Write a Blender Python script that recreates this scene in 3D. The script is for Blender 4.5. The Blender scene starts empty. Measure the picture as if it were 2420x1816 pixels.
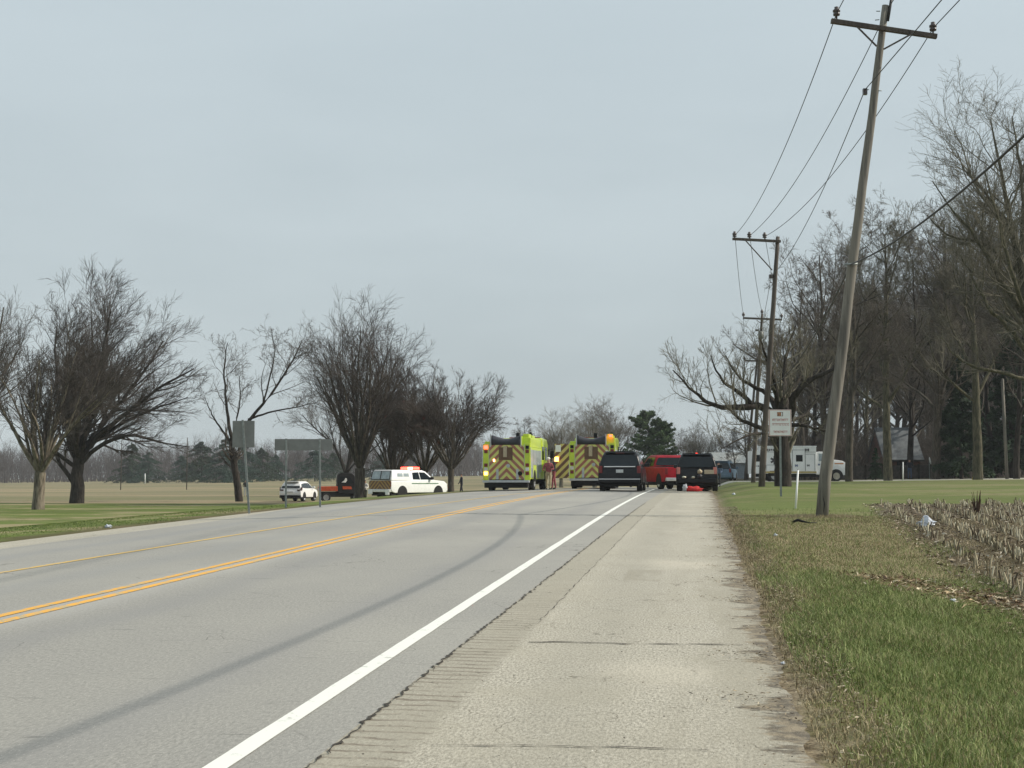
import bpy, bmesh, math, random
import numpy as np
from mathutils import Vector, Matrix

# ------------------------------------------------------------------ camera
SC = bpy.context.scene
CZ = 1.36                       # eye height over the road surface below
F, CX, CY, HY = 3359., 1210., 908., 1130.
PITCH = math.atan((HY - CY) / F)
TH = math.radians(7.28)         # road direction, clockwise from +Y
cam_d = bpy.data.cameras.new('camera'); cam_d.sensor_width = 36; cam_d.lens = 36 * F / 2420
cam_d.clip_start = .1; cam_d.clip_end = 6000
cam = bpy.data.objects.new('camera', cam_d); SC.collection.objects.link(cam)
cam.location = (0, 0, CZ); cam.rotation_euler = (math.radians(90) + PITCH, 0, 0)
SC.camera = cam
SC.view_settings.view_transform = 'Standard'; SC.view_settings.look = 'None'
SC.view_settings.exposure = 0.08; SC.view_settings.gamma = 1; SC.view_settings.use_curve_mapping = False
SC.cycles.max_bounces = 6; SC.cycles.transparent_max_bounces = 12
SC.cycles.use_denoising = True

# ------------------------------------------------------------------ sky and sun
SUN_AZ, SUN_EL = math.radians(89), math.radians(37)
w = bpy.data.worlds.new('World'); SC.world = w; w.use_nodes = True
nt = w.node_tree; nt.nodes.clear()
def nn(t, **k):
    n = nt.nodes.new(t)
    for a, b in k.items(): setattr(n, a, b)
    return n
sky = nn('ShaderNodeTexSky', sky_type='NISHITA', sun_disc=False, sun_elevation=SUN_EL, sun_rotation=SUN_AZ, dust_density=2.5, air_density=1.0)
tc = nn('ShaderNodeTexCoord'); mp = nn('ShaderNodeMapping'); mp.inputs['Scale'].default_value = (1.0, 1.0, 3.5)
nt.links.new(tc.outputs['Generated'], mp.inputs['Vector'])
n1 = nn('ShaderNodeTexNoise'); n1.inputs['Scale'].default_value = 2.6; n1.inputs['Detail'].default_value = 4; n1.inputs['Roughness'].default_value = .5
nt.links.new(mp.outputs[0], n1.inputs['Vector'])
cr = nn('ShaderNodeValToRGB'); cr.color_ramp.elements[0].position = .36; cr.color_ramp.elements[1].position = .66
cr.color_ramp.elements[0].color = (5.05, 5.75, 5.95, 1); cr.color_ramp.elements[1].color = (6.15, 6.9, 7.1, 1)
nt.links.new(n1.outputs['Fac'], cr.inputs['Fac'])
# the thin cloud layer is a little clearer (bluer, brighter) higher up
sx = nn('ShaderNodeSeparateXYZ'); nt.links.new(tc.outputs['Generated'], sx.inputs[0])
mr = nn('ShaderNodeMapRange'); mr.inputs['From Min'].default_value = 0.0; mr.inputs['From Max'].default_value = .42
nt.links.new(sx.outputs['Z'], mr.inputs['Value'])
mx0 = nn('ShaderNodeMix', data_type='RGBA'); mx0.inputs[7].default_value = (6.6, 7.7, 8.3, 1)
mm = nn('ShaderNodeMath', operation='MULTIPLY'); mm.inputs[1].default_value = .85
nt.links.new(mr.outputs[0], mm.inputs[0]); nt.links.new(mm.outputs[0], mx0.inputs[0]); nt.links.new(cr.outputs[0], mx0.inputs[6])
mx = nn('ShaderNodeMix', data_type='RGBA'); mx.inputs[0].default_value = .93
nt.links.new(sky.outputs[0], mx.inputs[6]); nt.links.new(mx0.outputs[2], mx.inputs[7])
bg = nn('ShaderNodeBackground'); bg.inputs['Strength'].default_value = .088
wo = nn('ShaderNodeOutputWorld'); nt.links.new(mx.outputs[2], bg.inputs[0]); nt.links.new(bg.outputs[0], wo.inputs[0])
sd = bpy.data.lights.new('sun', 'SUN'); sd.energy = 4.4; sd.angle = math.radians(.65); sd.color = (1, .93, .82)
sun = bpy.data.objects.new('sun', sd); SC.collection.objects.link(sun)
sv = Vector((math.sin(SUN_AZ) * math.cos(SUN_EL), math.cos(SUN_AZ) * math.cos(SUN_EL), math.sin(SUN_EL)))
sun.rotation_euler = sv.to_track_quat('Z', 'Y').to_euler(); sun.location = sv * 60

# ------------------------------------------------------------------ geometry of the place
sT, cT = math.sin(TH), math.cos(TH)
def st(x, y): return x * sT + y * cT, x * cT - y * sT
def xy(s, t): return s * sT + t * cT, s * cT - t * sT
KS = np.array([-60, -30, 0, 10, 20, 30, 40, 50, 60, 75, 90, 110, 140, 200, 400, 3000.])
KQ = np.array([-2.3, -1.83, -1.36, -1.21, -1.06, -.91, -.785, -.70, -.635, -.585, -.60, -.70, -1.0, -1.8, -2.5, -2.5])
KR = np.array([-2.6, -2.15, -1.62, -1.45, -1.27, -1.06, -.86, -.70, -.45, -.36, -.35, -.30, -.2, -.1, 0., 0.])
def smooth(s, ks, kq):
    s = np.asarray(s, float); out = 0
    for o, wt in ((-6, 1), (-3, 2), (0, 3), (3, 2), (6, 1)): out = out + wt * np.interp(s + o, ks, kq)
    return out / 9
TYC, TW = -5.82, -2.17
def tS(s): return -8.9 + .024 * np.clip(s, -20, 78)
def tE(s): return -12.49 + .0125 * np.clip(s, -30, 110)
def tM(s): return -1.81 + .0056 * np.clip(s, -20, 90)
def tR(s): return -1.40 + .0057 * np.clip(s, -20, 90)
def tG(s): return .527 + .0046 * np.clip(s, -20, 110)
def zroad(s, t):
    return smooth(s, KS, KQ) - .0225 * np.maximum(0, TYC - t) - .0127 * np.maximum(0, t - TYC) + CZ
def ss(a, b, x):
    u = np.clip((x - a) / (b - a), 0, 1); return u * u * (3 - 2 * u)
def ground(x, y):
    x = np.asarray(x, float); y = np.asarray(y, float)
    s, t = st(x, y); e, g = tE(s), tG(s)
    zr = zroad(s, np.clip(t, e, g))
    r = np.clip(x / np.maximum(y, 30), -.45, .35)
    far = .45 + (np.minimum(r, 0) + .0625) * 7
    zl = CZ - 1.95 + ss(130, 480, y) * (far + 1.95)
    wd = 15.
    zL = zr + (zl - zr) * ss(0, wd, e - t)
    zR_ = CZ + smooth(s, KS, KR) + .012 * np.clip(t - 8, 0, 30)
    zR = zr + (zR_ - zr) * ss(0, 2.2, t - g)
    z = np.where(t < e, zL, np.where(t > g, zR, zr))
    return z
def gz(x, y): return float(ground(x, y))
def ray(px, py):
    a = (px - CX) / F; b = (CY - py) / F
    return Vector((a, math.cos(PITCH) - b * math.sin(PITCH), math.sin(PITCH) + b * math.cos(PITCH)))
def P(px, py, D):
    r = ray(px, py); return Vector((0, 0, CZ)) + r * (D / r.y)
def hit(px, py):
    r = ray(px, py); y = np.linspace(4, 700, 14000); x = r.x / r.y * y; z = CZ + r.z / r.y * y
    i = np.argmax(z < ground(x, y)); return Vector((x[i], y[i], gz(x[i], y[i])))
def at(px, D):
    x = (px - CX) / F * D; return Vector((x, D, gz(x, D)))

# ------------------------------------------------------------------ object helpers
COL = SC.collection
def thing(name, label, cat, loc=(0, 0, 0), rz=0, group=None):
    o = bpy.data.objects.new(name, None); COL.objects.link(o); o.empty_display_size = .2
    o.location = loc; o.rotation_euler = (0, 0, rz); o['label'] = label; o['category'] = cat
    if group: o['group'] = group
    return o
def tag(o, label, cat, group=None, kind=None):
    if kind: o['kind'] = kind
    if label: o['label'] = label
    if cat: o['category'] = cat
    if group: o['group'] = group
    return o
def link(name, me, m=None, parent=None, smooth_=False):
    if m is not None:
        for q in (m if isinstance(m, (list, tuple)) else [m]): me.materials.append(q)
    if smooth_: me.polygons.foreach_set('use_smooth', [True] * len(me.polygons))
    o = bpy.data.objects.new(name, me); COL.objects.link(o)
    if parent is not None: o.parent = parent
    return o
def npmesh(name, V, quads=None, tris=None):
    me = bpy.data.meshes.new(name); V = np.asarray(V, np.float32).reshape(-1, 3)
    q = np.zeros((0, 4), np.int32) if quads is None else np.asarray(quads, np.int32).reshape(-1, 4)
    t = np.zeros((0, 3), np.int32) if tris is None else np.asarray(tris, np.int32).reshape(-1, 3)
    me.vertices.add(len(V)); me.vertices.foreach_set('co', V.ravel())
    me.loops.add(q.size + t.size); me.loops.foreach_set('vertex_index', np.concatenate([q.ravel(), t.ravel()]))
    me.polygons.add(len(q) + len(t))
    ls = np.concatenate([np.arange(len(q)) * 4, q.size + np.arange(len(t)) * 3])
    me.polygons.foreach_set('loop_start', ls.astype(np.int32)); me.update(calc_edges=True); me.validate()
    return me
class MB:
    def __init__(s): s.V = []; s.Fc = []
    def add(s, v, f):
        n = len(s.V); s.V += [tuple(p) for p in v]; s.Fc += [tuple(i + n for i in q) for q in f]; return s
    def box(s, x0, x1, y0, y1, z0, z1):
        return s.add([(x0, y0, z0), (x1, y0, z0), (x1, y1, z0), (x0, y1, z0), (x0, y0, z1), (x1, y0, z1), (x1, y1, z1), (x0, y1, z1)],
                     [(0, 3, 2, 1), (4, 5, 6, 7), (0, 1, 5, 4), (1, 2, 6, 5), (2, 3, 7, 6), (3, 0, 4, 7)])
    def slab(s, poly, wf):
        # side outline (x,z), swept across y with a half width that depends on x and z
        n = len(poly); v = [(x, -wf(x, z), z) for x, z in poly] + [(x, wf(x, z), z) for x, z in poly]
        f = [tuple(range(n)), tuple(range(2 * n - 1, n - 1, -1))]
        for i in range(n): j = (i + 1) % n; f.append((j, i, n + i, n + j))
        return s.add(v, f)
    def plate(s, pts, d):
        # thin solid from a polygon of 3D points, thickness vector d
        n = len(pts); d = Vector(d); v = [Vector(p) for p in pts]; v = v + [p + d for p in v]
        f = [tuple(range(n - 1, -1, -1)), tuple(range(n, 2 * n))] + [(i, (i + 1) % n, n + (i + 1) % n, n + i) for i in range(n)]
        return s.add(v, f)
    def tube(s, pts, rad, n=8, cap=True):
        pts = [Vector(p) for p in pts]; rad = rad if isinstance(rad, (list, tuple)) else [rad] * len(pts); v = []
        ref = None
        for i, p in enumerate(pts):
            d = (pts[min(i + 1, len(pts) - 1)] - pts[max(i - 1, 0)]).normalized()
            if ref is None: ref = Vector((0, 0, 1)) if abs(d.z) < .9 else Vector((1, 0, 0))
            a = d.cross(ref).normalized(); b = d.cross(a); ref = a.cross(d)
            v += [p + (a * math.cos(2 * math.pi * k / n) + b * math.sin(2 * math.pi * k / n)) * rad[i] for k in range(n)]
        f = [(i * n + k, i * n + (k + 1) % n, (i + 1) * n + (k + 1) % n, (i + 1) * n + k) for i in range(len(pts) - 1) for k in range(n)]
        if cap: f += [tuple(range(n - 1, -1, -1)), tuple(range((len(pts) - 1) * n, len(pts) * n))]
        return s.add(v, f)
    def ball(s, c, r, sc=(1, 1, 1), nu=10, nv=7):
        c = Vector(c); v = []; f = []
        for i in range(nv + 1):
            a = math.pi * i / nv
            for k in range(nu):
                b = 2 * math.pi * k / nu
                v.append(c + Vector((math.sin(a) * math.cos(b) * sc[0], math.sin(a) * math.sin(b) * sc[1], math.cos(a) * sc[2])) * r)
        for i in range(nv):
            for k in range(nu): f.append((i * nu + k, i * nu + (k + 1) % nu, (i + 1) * nu + (k + 1) % nu, (i + 1) * nu + k))
        return s.add(v, f)
    def build(s, name, m, parent=None, bev=0, smooth_=False, seg=2):
        me = bpy.data.meshes.new(name); me.from_pydata(s.V, [], s.Fc)
        bm = bmesh.new(); bm.from_mesh(me)
        bmesh.ops.remove_doubles(bm, verts=bm.verts, dist=1e-5); bmesh.ops.recalc_face_normals(bm, faces=bm.faces)
        if bev:
            ed = [e for e in bm.edges if len(e.link_faces) == 2 and e.calc_face_angle(0) > .35]
            bmesh.ops.bevel(bm, geom=ed, offset=bev, segments=seg, profile=.6, affect='EDGES', clamp_overlap=True)
        bm.to_mesh(me); bm.free()
        return link(name, me, m, parent, smooth_)

# ------------------------------------------------------------------ materials
class NT:
    def __init__(s, name):
        s.m = bpy.data.materials.new(name); s.m.use_nodes = True; s.t = s.m.node_tree; s.t.nodes.clear()
        s.o = s.t.nodes.new('ShaderNodeOutputMaterial'); s.p = s.t.nodes.new('ShaderNodeBsdfPrincipled')
        s.t.links.new(s.p.outputs[0], s.o.inputs[0])
    def put(s, i, v):
        if hasattr(v, 'is_linked'): s.t.links.new(v, i)
        else: i.default_value = (tuple(v) + (1,)) if isinstance(v, (tuple, list)) and len(v) == 3 and i.type == 'RGBA' else v
    def co(s, kind='Object', scale=(1, 1, 1)):
        c = s.t.nodes.new('ShaderNodeTexCoord'); m = s.t.nodes.new('ShaderNodeMapping'); m.inputs['Scale'].default_value = scale
        s.t.links.new(c.outputs[kind], m.inputs[0]); return m.outputs[0]
    def noise(s, sc=5, det=4, rough=.55, vec=None, dist=0):
        n = s.t.nodes.new('ShaderNodeTexNoise'); n.inputs['Scale'].default_value = sc; n.inputs['Detail'].default_value = det
        n.inputs['Roughness'].default_value = rough; n.inputs['Distortion'].default_value = dist
        s.t.links.new(vec if vec is not None else s.co(), n.inputs['Vector']); return n.outputs['Fac']
    def voro(s, sc=5, vec=None, feat='F1'):
        n = s.t.nodes.new('ShaderNodeTexVoronoi'); n.inputs['Scale'].default_value = sc; n.feature = feat
        s.t.links.new(vec if vec is not None else s.co(), n.inputs['Vector']); return n.outputs['Distance']
    def sep(s, vec):
        n = s.t.nodes.new('ShaderNodeSeparateXYZ'); s.t.links.new(vec, n.inputs[0]); return n.outputs
    def math(s, op, a, b=0., c=None):
        n = s.t.nodes.new('ShaderNodeMath'); n.operation = op; s.put(n.inputs[0], a); s.put(n.inputs[1], b)
        if c is not None: s.put(n.inputs[2], c)
        return n.outputs[0]
    def rng(s, v, a, b, c=0., d=1.):
        n = s.t.nodes.new('ShaderNodeMapRange'); n.interpolation_type = 'SMOOTHSTEP'; s.put(n.inputs['Value'], v)
        for k, q in zip(('From Min', 'From Max', 'To Min', 'To Max'), (a, b, c, d)): n.inputs[k].default_value = q
        return n.outputs[0]
    def mix(s, f, a, b, mode='MIX'):
        n = s.t.nodes.new('ShaderNodeMix'); n.data_type = 'RGBA'; n.blend_type = mode
        s.put(n.inputs[0], f); s.put(n.inputs[6], a); s.put(n.inputs[7], b); return n.outputs[2]
    def bump(s, h, st_=.3, dist=.02):
        n = s.t.nodes.new('ShaderNodeBump'); n.inputs['Strength'].default_value = st_; n.inputs['Distance'].default_value = dist
        s.put(n.inputs['Height'], h); s.t.links.new(n.outputs[0], s.p.inputs['Normal'])
    def base(s, c): s.put(s.p.inputs['Base Color'], c)
    def rough(s, r): s.put(s.p.inputs['Roughness'], r)
def paint(name, c, rough=.4, metal=0., var=.15, sc=6, coat=0., spec=.5, bump=0):
    n = NT(name); f = n.noise(sc, 5, .6); d = tuple(x * (1 - var) for x in c); l = tuple(min(1, x * (1 + var)) for x in c)
    n.base(n.mix(n.rng(f, .3, .7), d, l)); n.rough(rough); n.p.inputs['Metallic'].default_value = metal
    n.p.inputs['Coat Weight'].default_value = coat; n.p.inputs['Coat Roughness'].default_value = .08
    n.p.inputs['Specular IOR Level'].default_value = spec
    if bump: n.bump(n.noise(sc * 6, 4), bump, .01)
    return n.m
def lamp(name, c, e):
    n = NT(name); n.base(c); n.put(n.p.inputs['Emission Color'], c); n.p.inputs['Emission Strength'].default_value = e; return n.m

BLACK_PAINT = paint('black_car_paint', (.006, .006, .008), .3, 0, .2, 3, .12, .25)
GLASS = paint('dark_tinted_glass', (.008, .013, .016), .12, 0, .1, 3, 0, .35)
GLASS2 = paint('glass_painted_reflection', (.30, .35, .37), .1, 0, .2, 3, 0, .8)  # reflection on the panes is put into the pale base colour
RUBBER = paint('tyre_rubber', (.014, .014, .014), .85, 0, .2, 20)
UNDER = paint('underbody_black', (.006, .006, .006), .9)
ALLOY = paint('alloy_rim', (.45, .45, .45), .3, .7, .1)
STEEL_RIM = paint('dark_rim', (.05, .05, .05), .5, .3)
CHROME = paint('chrome_trim', (.75, .75, .75), .25, .6, .05)
RED_PAINT = paint('red_car_paint', (.36, .010, .020), .45, 0, .15, 3, 0, .2)
WHITE_PAINT = paint('white_vehicle_paint', (.80, .80, .79), .35, 0, .04, 3, .3)
LIME = paint('lime_yellow_paint', (.50, .62, .03), .35, 0, .08, 3, .3)
ALU = paint('bare_aluminium', (.42, .44, .45), .45, .35, .12, 8)
TAIL = paint('tail_lamp_red', (.16, .012, .012), .3)
TAILP = paint('tail_lamp_pink', (.62, .22, .18), .3)
CLEARL = paint('clear_lamp', (.62, .62, .6), .3)
PLATE = paint('licence_plate_pale', (.55, .56, .55), .5, 0, .2, 30)
PLATE_T = paint('licence_plate_tan', (.52, .44, .32), .5, 0, .2, 30)
ON_RED = lamp('lit_red_lamp', (1, .05, .03), 9)
ON_AMB = lamp('lit_amber_lamp', (1, .42, .08), 9)
ON_WARM = lamp('lit_warm_lamp', (1, .55, .25), 6)
ORANGE = paint('orange_red_plastic', (.50, .075, .02), .5, 0, .2)
CANVAS = paint('black_vinyl_cover', (.022, .023, .030), .6, 0, .3, 3, bump=.3)
TAN = paint('tan_fabric', (.42, .35, .24), .9, 0, .25, 20)
CREAM = paint('cream_leather', (.62, .60, .48), .8, 0, .2, 20)
SIGN_BACK = paint('weathered_aluminium_back', (.19, .195, .185), .6, .1, .12, 3)
GALV = paint('galvanised_steel', (.23, .25, .24), .55, .4, .2, 12)

def chevron(name, a, b, period=.34, vee=True, slope=1.0):
    n = NT(name); x, y, z = n.sep(n.co())
    yy = n.math('ABSOLUTE', y) if vee else y
    c = n.math('ADD', n.math('MULTIPLY', yy, slope), z)
    fr = n.math('FRACT', n.math('DIVIDE', c, period))
    f = n.math('GREATER_THAN', fr, .5)
    d = n.noise(4, 5)
    n.base(n.mix(n.rng(d, .3, .75, 0, .3), n.mix(f, a, b), (.25, .23, .18))); n.rough(.45); return n.m
CHEV = chevron('chevron_stripes', (.60, .61, .15), (.32, .10, .06), .40)
CHEV_S = chevron('slanting_stripes', (.62, .52, .13), (.11, .035, .012), .44, False, 1.0)
CHEV_B = chevron('brown_gold_chevrons', (.34, .20, .045), (.11, .038, .02), .30)

def asphalt():
    n = NT('asphalt'); u = n.co('UV'); s, t, _ = n.sep(u); ob = n.co()
    fine = n.noise(1., 4, .8, n.co('UV', (18, 50, 1))); mid = n.noise(1.1, 5, .6, n.co('Object', (1, .35, 1))); big = n.noise(.16, 4, .5, ob)
    c = n.mix(n.rng(fine, .25, .75), (.175, .169, .152), (.345, .332, .298))
    c = n.mix(n.rng(mid, .35, .75, 0, .35), c, (.225, .218, .20))
    c = n.mix(n.rng(big, .4, .7, 0, .45), c, (.35, .335, .29))
    c = n.mix(n.rng(n.noise(4.5, 5, .7, ob), .55, .8, 0, .35), c, (.17, .163, .148))
    wv = n.t.nodes.new('ShaderNodeVectorMath'); wv.operation = 'ADD'; wn = n.t.nodes.new('ShaderNodeTexNoise'); wn.inputs['Scale'].default_value = 1.5; n.t.links.new(ob, wn.inputs['Vector']); n.t.links.new(ob, wv.inputs[0]); n.t.links.new(wn.outputs['Color'], wv.inputs[1])
    ed = n.voro(.42, wv.outputs[0], 'DISTANCE_TO_EDGE'); em = n.rng(n.noise(.35, 3, .6, ob), .50, .60)
    c = n.mix(n.math('MULTIPLY', n.rng(ed, .0, .0045, .75, 0), em), c, (.07, .065, .055))
    # polished wheel tracks and pale strip beside the centre line
    for tc_, wd_, col, a in ((-4.95, .42, (.205, .202, .197), .42), (-3.05, .45, (.205, .202, .197), .42), (-5.75, .5, (.37, .355, .325), .6), (-9.9, .5, (.2, .205, .21), .35), (-7.2, .6, (.21, .215, .215), .3), (-11.6, .5, (.2, .205, .21), .3)):
        d = n.math('ABSOLUTE', n.math('SUBTRACT', n.math('ADD', t, n.math('MULTIPLY', n.math('SUBTRACT', n.noise(.25, 2, .5, u), .5), .5)), tc_))
        c = n.mix(n.rng(d, 0, wd_, a, 0), c, col)
    sp = n.voro(1., n.co('UV', (26, 80, 1))); c = n.mix(n.rng(sp, .0, .22, .7, 0), c, (.60, .57, .50))
    sp2 = n.voro(1., n.co('UV', (13, 42, 1))); c = n.mix(n.rng(sp2, .0, .16, .85, 0), c, (.09, .088, .08))
    # short dark surface scars across the lane
    sc_ = n.noise(1.6, 3, .6, n.co('Object', (1.2, 9, 1))); c = n.mix(n.rng(sc_, .67, .73, 0, .65), c, (.10, .098, .09))
    n.base(c); n.rough(.85); n.bump(fine, .5, .006); return n.m
def concrete(gutter=False):
    n = NT('gutter_concrete' if gutter else 'worn_concrete'); u = n.co('UV'); s, t, _ = n.sep(u); ob = n.co()
    fine = n.noise(1., 5, .8, n.co('UV', (21, 56, 1))); mid = n.noise(.9, 5, .6, ob); big = n.noise(.3, 4, .5, ob)
    c = n.mix(n.rng(fine, .36, .64), (.205, .188, .15), (.52, .482, .395))
    c = n.mix(n.rng(mid, .42, .72, 0, .6), c, (.345, .315, .245))
    c = n.mix(n.rng(big, .5, .7, 0, .5), c, (.53, .48, .385))
    c = n.mix(n.rng(n.noise(.8, 5, .65, n.co('UV', (.25, 2.2, 1))), .5, .72, 0, .4), c, (.29, .265, .205))
    # greyer rumble band next to the seam, with cross grooves
    m = n.math('SUBTRACT', t, n.math('ADD', n.math('MULTIPLY', s, .0057), -1.40)); wob = n.math('MULTIPLY', n.math('SUBTRACT', n.noise(2.5, 3, .6, u), .5), .12)
    band = 0. if gutter else n.rng(n.math('ADD', m, wob), -.05, .05, 1, 0)
    c = n.mix(n.math('MULTIPLY', band, .62), c, (.285, .262, .205))
    gr = n.math('FRACT', n.math('MULTIPLY', n.math('ADD', s, n.math('MULTIPLY', n.noise(3, 3, .6, ob), .14)), 6.2))
    gv = n.rng(n.math('ABSOLUTE', n.math('SUBTRACT', gr, .5)), .0, .22, 1, 0)
    near = n.rng(s, 15, 8, 0, 1) if False else n.math('SUBTRACT', 1, n.rng(s, 10, 19))
    gmask = n.math('MULTIPLY', n.math('MULTIPLY', gv, band), n.math('MULTIPLY', near, n.rng(n.noise(2.2, 5, .75, ob), .36, .58)))
    c = n.mix(n.math('MULTIPLY', gmask, .8), c, (.12, .09, .062))
    # dirt washed in from the verge
    e = n.math('SUBTRACT', n.math('ADD', n.math('MULTIPLY', s, .0046), .527), t) if not gutter else n.math('ADD', n.math('SUBTRACT', t, n.math('ADD', n.math('MULTIPLY', s, .0125), -12.49)), .55)
    dw = n.noise(.55, 5, .65, n.co('UV', (1, 4, 1)))
    dirt = n.rng(n.math('SUBTRACT', n.math('MULTIPLY', dw, 1.5), e), .12, .55)
    c = n.mix(n.math('MULTIPLY', dirt, .6), c, (.275, .25, .19))
    dk = n.rng(n.math('SUBTRACT', n.math('MULTIPLY', n.noise(1.3, 5, .7, n.co('UV', (1.7, .8, 1))), 1.25), n.math('MULTIPLY', e, 1.0)), .44, .54)
    c = n.mix(n.math('MULTIPLY', dk, .85), c, n.mix(n.rng(n.noise(7, 5, .75, ob), .4, .62), (.055, .040, .024), (.24, .19, .12)))
    wv = n.t.nodes.new('ShaderNodeVectorMath'); wv.operation = 'ADD'; wn = n.t.nodes.new('ShaderNodeTexNoise'); wn.inputs['Scale'].default_value = 2.5; n.t.links.new(ob, wn.inputs['Vector']); n.t.links.new(ob, wv.inputs[0]); n.t.links.new(wn.outputs['Color'], wv.inputs[1])
    ed = n.voro(.7, wv.outputs[0], 'DISTANCE_TO_EDGE'); em = n.rng(n.noise(.5, 3, .6, ob), .44, .52)
    c = n.mix(n.math('MULTIPLY', n.rng(ed, .0, .0065, .8, 0), em), c, (.09, .075, .05))
    gy = n.rng(n.math('ABSOLUTE', n.math('ADD', n.math('ADD', t, .75), n.math('MULTIPLY', n.math('SUBTRACT', big, .5), 1.2))), .05, .5, .28, 0)
    c = n.mix(gy, c, (.25, .235, .19))
    # patch
    px_ = n.math('ABSOLUTE', n.math('SUBTRACT', s, 917.3 if gutter else 17.3)); py_ = n.math('ABSOLUTE', n.math('ADD', t, .62))
    pm = n.math('MULTIPLY', n.rng(n.math('ADD', px_, n.math('MULTIPLY', dw, .8)), 1.1, 1.3, 1, 0), n.rng(n.math('ADD', py_, n.math('MULTIPLY', dw, .15)), .27, .31, 1, 0))
    c = n.mix(n.math('MULTIPLY', n.math('MULTIPLY', pm, n.rng(dw, .3, .6)), .6), c, (.25, .225, .17))
    sp = n.voro(1., n.co('UV', (20, 52, 1))); c = n.mix(n.rng(sp, .0, .24, .8, 0), c, (.12, .108, .08)); k9 = n.noise(1, 4, .7, n.co('UV', (4, 11, 1))); c = n.mix(n.rng(k9, .55, .75, 0, .35), c, (.22, .2, .15))
    sp = n.voro(70, ob); c = n.mix(n.rng(sp, .0, .2, .6, 0), c, (.62, .59, .52))
    wr = n.noise(16, 3, .6, ob, 1.5); c = n.mix(n.rng(n.math('ABSOLUTE', n.math('SUBTRACT', wr, .5)), .0, .02, .55, 0), c, (.18, .165, .13))
    n.base(c); n.rough(.9); n.bump(n.math('SUBTRACT', fine, n.math('MULTIPLY', gmask, 1.2)), .45, .010); return n.m
def soil():
    n = NT('ground_cover'); u = n.co('UV'); s, t, _ = n.sep(u); ob = n.co(); X, Y, Z = n.sep(ob)
    fine = n.noise(14, 5, .7, ob); fine2 = n.noise(3, 5, .7, ob); mid = n.noise(.35, 5, .6, ob); st_ = n.noise(.17, 6, .7, n.co('Object', (.45, 1, 1)))
    big = n.noise(.06, 4, .55, n.co('Object', (.35, 1, 1)))
    green = n.mix(n.rng(fine, .25, .75), (.075, .098, .022), (.165, .185, .055))
    green = n.mix(n.rng(fine2, .45, .7, 0, .5), green, (.16, .15, .06))
    green = n.mix(n.rng(mid, .45, .7, 0, .5), green, (.19, .185, .07))
    straw = n.mix(n.rng(fine, .25, .75), (.19, .155, .085), (.36, .30, .175))
    lawnL = n.mix(n.rng(st_, .52, .60, 0, .85), green, straw)
    field = n.mix(n.rng(fine2, .3, .7), (.135, .125, .068), (.21, .185, .105))
    field = n.mix(n.rng(big, .42, .62, 0, .8), field, (.27, .215, .13))
    field = n.mix(n.rng(n.noise(.05, 3, .5, n.co('Object', (.2, 1, 1))), .5, .6, 0, .5), field, (.13, .135, .062))
    fb = n.rng(n.math('ADD', Y, n.math('MULTIPLY', n.math('SUBTRACT', big, .5), 26)), 108, 116)
    lg = n.mix(n.rng(fine, .25, .75), (.062, .098, .018), (.150, .190, .042)); lg = n.mix(n.rng(n.noise(.12, 4, .6, n.co('Object', (.5, 1, 1))), .42, .62, 0, .6), lg, (.085, .10, .028))
    lawnL = n.mix(n.rng(st_, .505, .57, 0, .8), lg, straw)
    left = n.mix(fb, lawnL, field)
    # road edge mud on the left
    eL = n.math('SUBTRACT', n.math('ADD', n.math('MULTIPLY', s, .0125), -12.49), t)
    ml = n.rng(n.math('ADD', eL, n.math('MULTIPLY', n.math('SUBTRACT', n.noise(.7, 4, .6, ob), .5), 1.6)), .1, 1.0, 1, 0)
    left = n.mix(n.math('MULTIPLY', ml, .8), left, (.085, .065, .035))
    # right verge: mud at the edge, then grass, dry thatch, field soil
    eR = n.math('SUBTRACT', t, n.math('ADD', n.math('MULTIPLY', s, .0046), .527))
    soilc = n.mix(n.rng(fine, .25, .75), (.045, .036, .024), (.15, .12, .078))
    lawnR = n.mix(n.rng(mid, .35, .65, 0, .6), green, n.mix(n.rng(fine2, .3, .7), (.13, .125, .05), (.2, .17, .09)))
    far = n.mix(n.rng(n.noise(.22, 5, .65, n.co('Object', (.5, 1, 1))), .44, .60, 0, .62), n.mix(.45, lg, (.12, .135, .05)), n.mix(n.rng(fine2, .3, .7), (.15, .13, .065), (.25, .215, .12)))
    right = n.mix(n.rng(n.math('ADD', s, n.math('MULTIPLY', n.math('SUBTRACT', mid, .5), 30)), 30, 42), lawnR, far)
    dr = n.math('MULTIPLY', n.rng(n.math('ADD', s, n.math('MULTIPLY', n.math('SUBTRACT', mid, .5), 8)), 17.5, 19.5), n.rng(n.math('ADD', s, n.math('MULTIPLY', n.math('SUBTRACT', mid, .5), 26)), 30, 36, 1, 0))
    dr = n.math('MULTIPLY', dr, n.rng(n.math('ADD', t, n.math('MULTIPLY', n.math('SUBTRACT', mid, .5), 2.2)), .6, 1.6))
    right = n.mix(n.math('MULTIPLY', dr, .68), right, n.mix(n.rng(fine, .2, .8), (.20, .155, .09), (.36, .29, .18)))
    me_ = n.rng(n.math('ADD', eR, n.math('MULTIPLY', n.math('SUBTRACT', n.noise(1.4, 5, .65, ob), .5), 1.1)), .0, .4, 1, 0)
    right = n.mix(me_, right, n.mix(n.rng(n.noise(6, 4, .7, ob), .35, .65), (.12, .092, .058), (.32, .265, .18)))
    sb = n.math('SUBTRACT', n.math('SUBTRACT', t, 3.3), n.math('MULTIPLY', n.math('SUBTRACT', s, 20), .07))
    sbm = n.math('MULTIPLY', n.rng(n.math('ADD', sb, n.math('MULTIPLY', n.math('SUBTRACT', mid, .5), 1.2)), 0, .5), n.rng(s, 43.5, 45.5, 1, 0))
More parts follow.
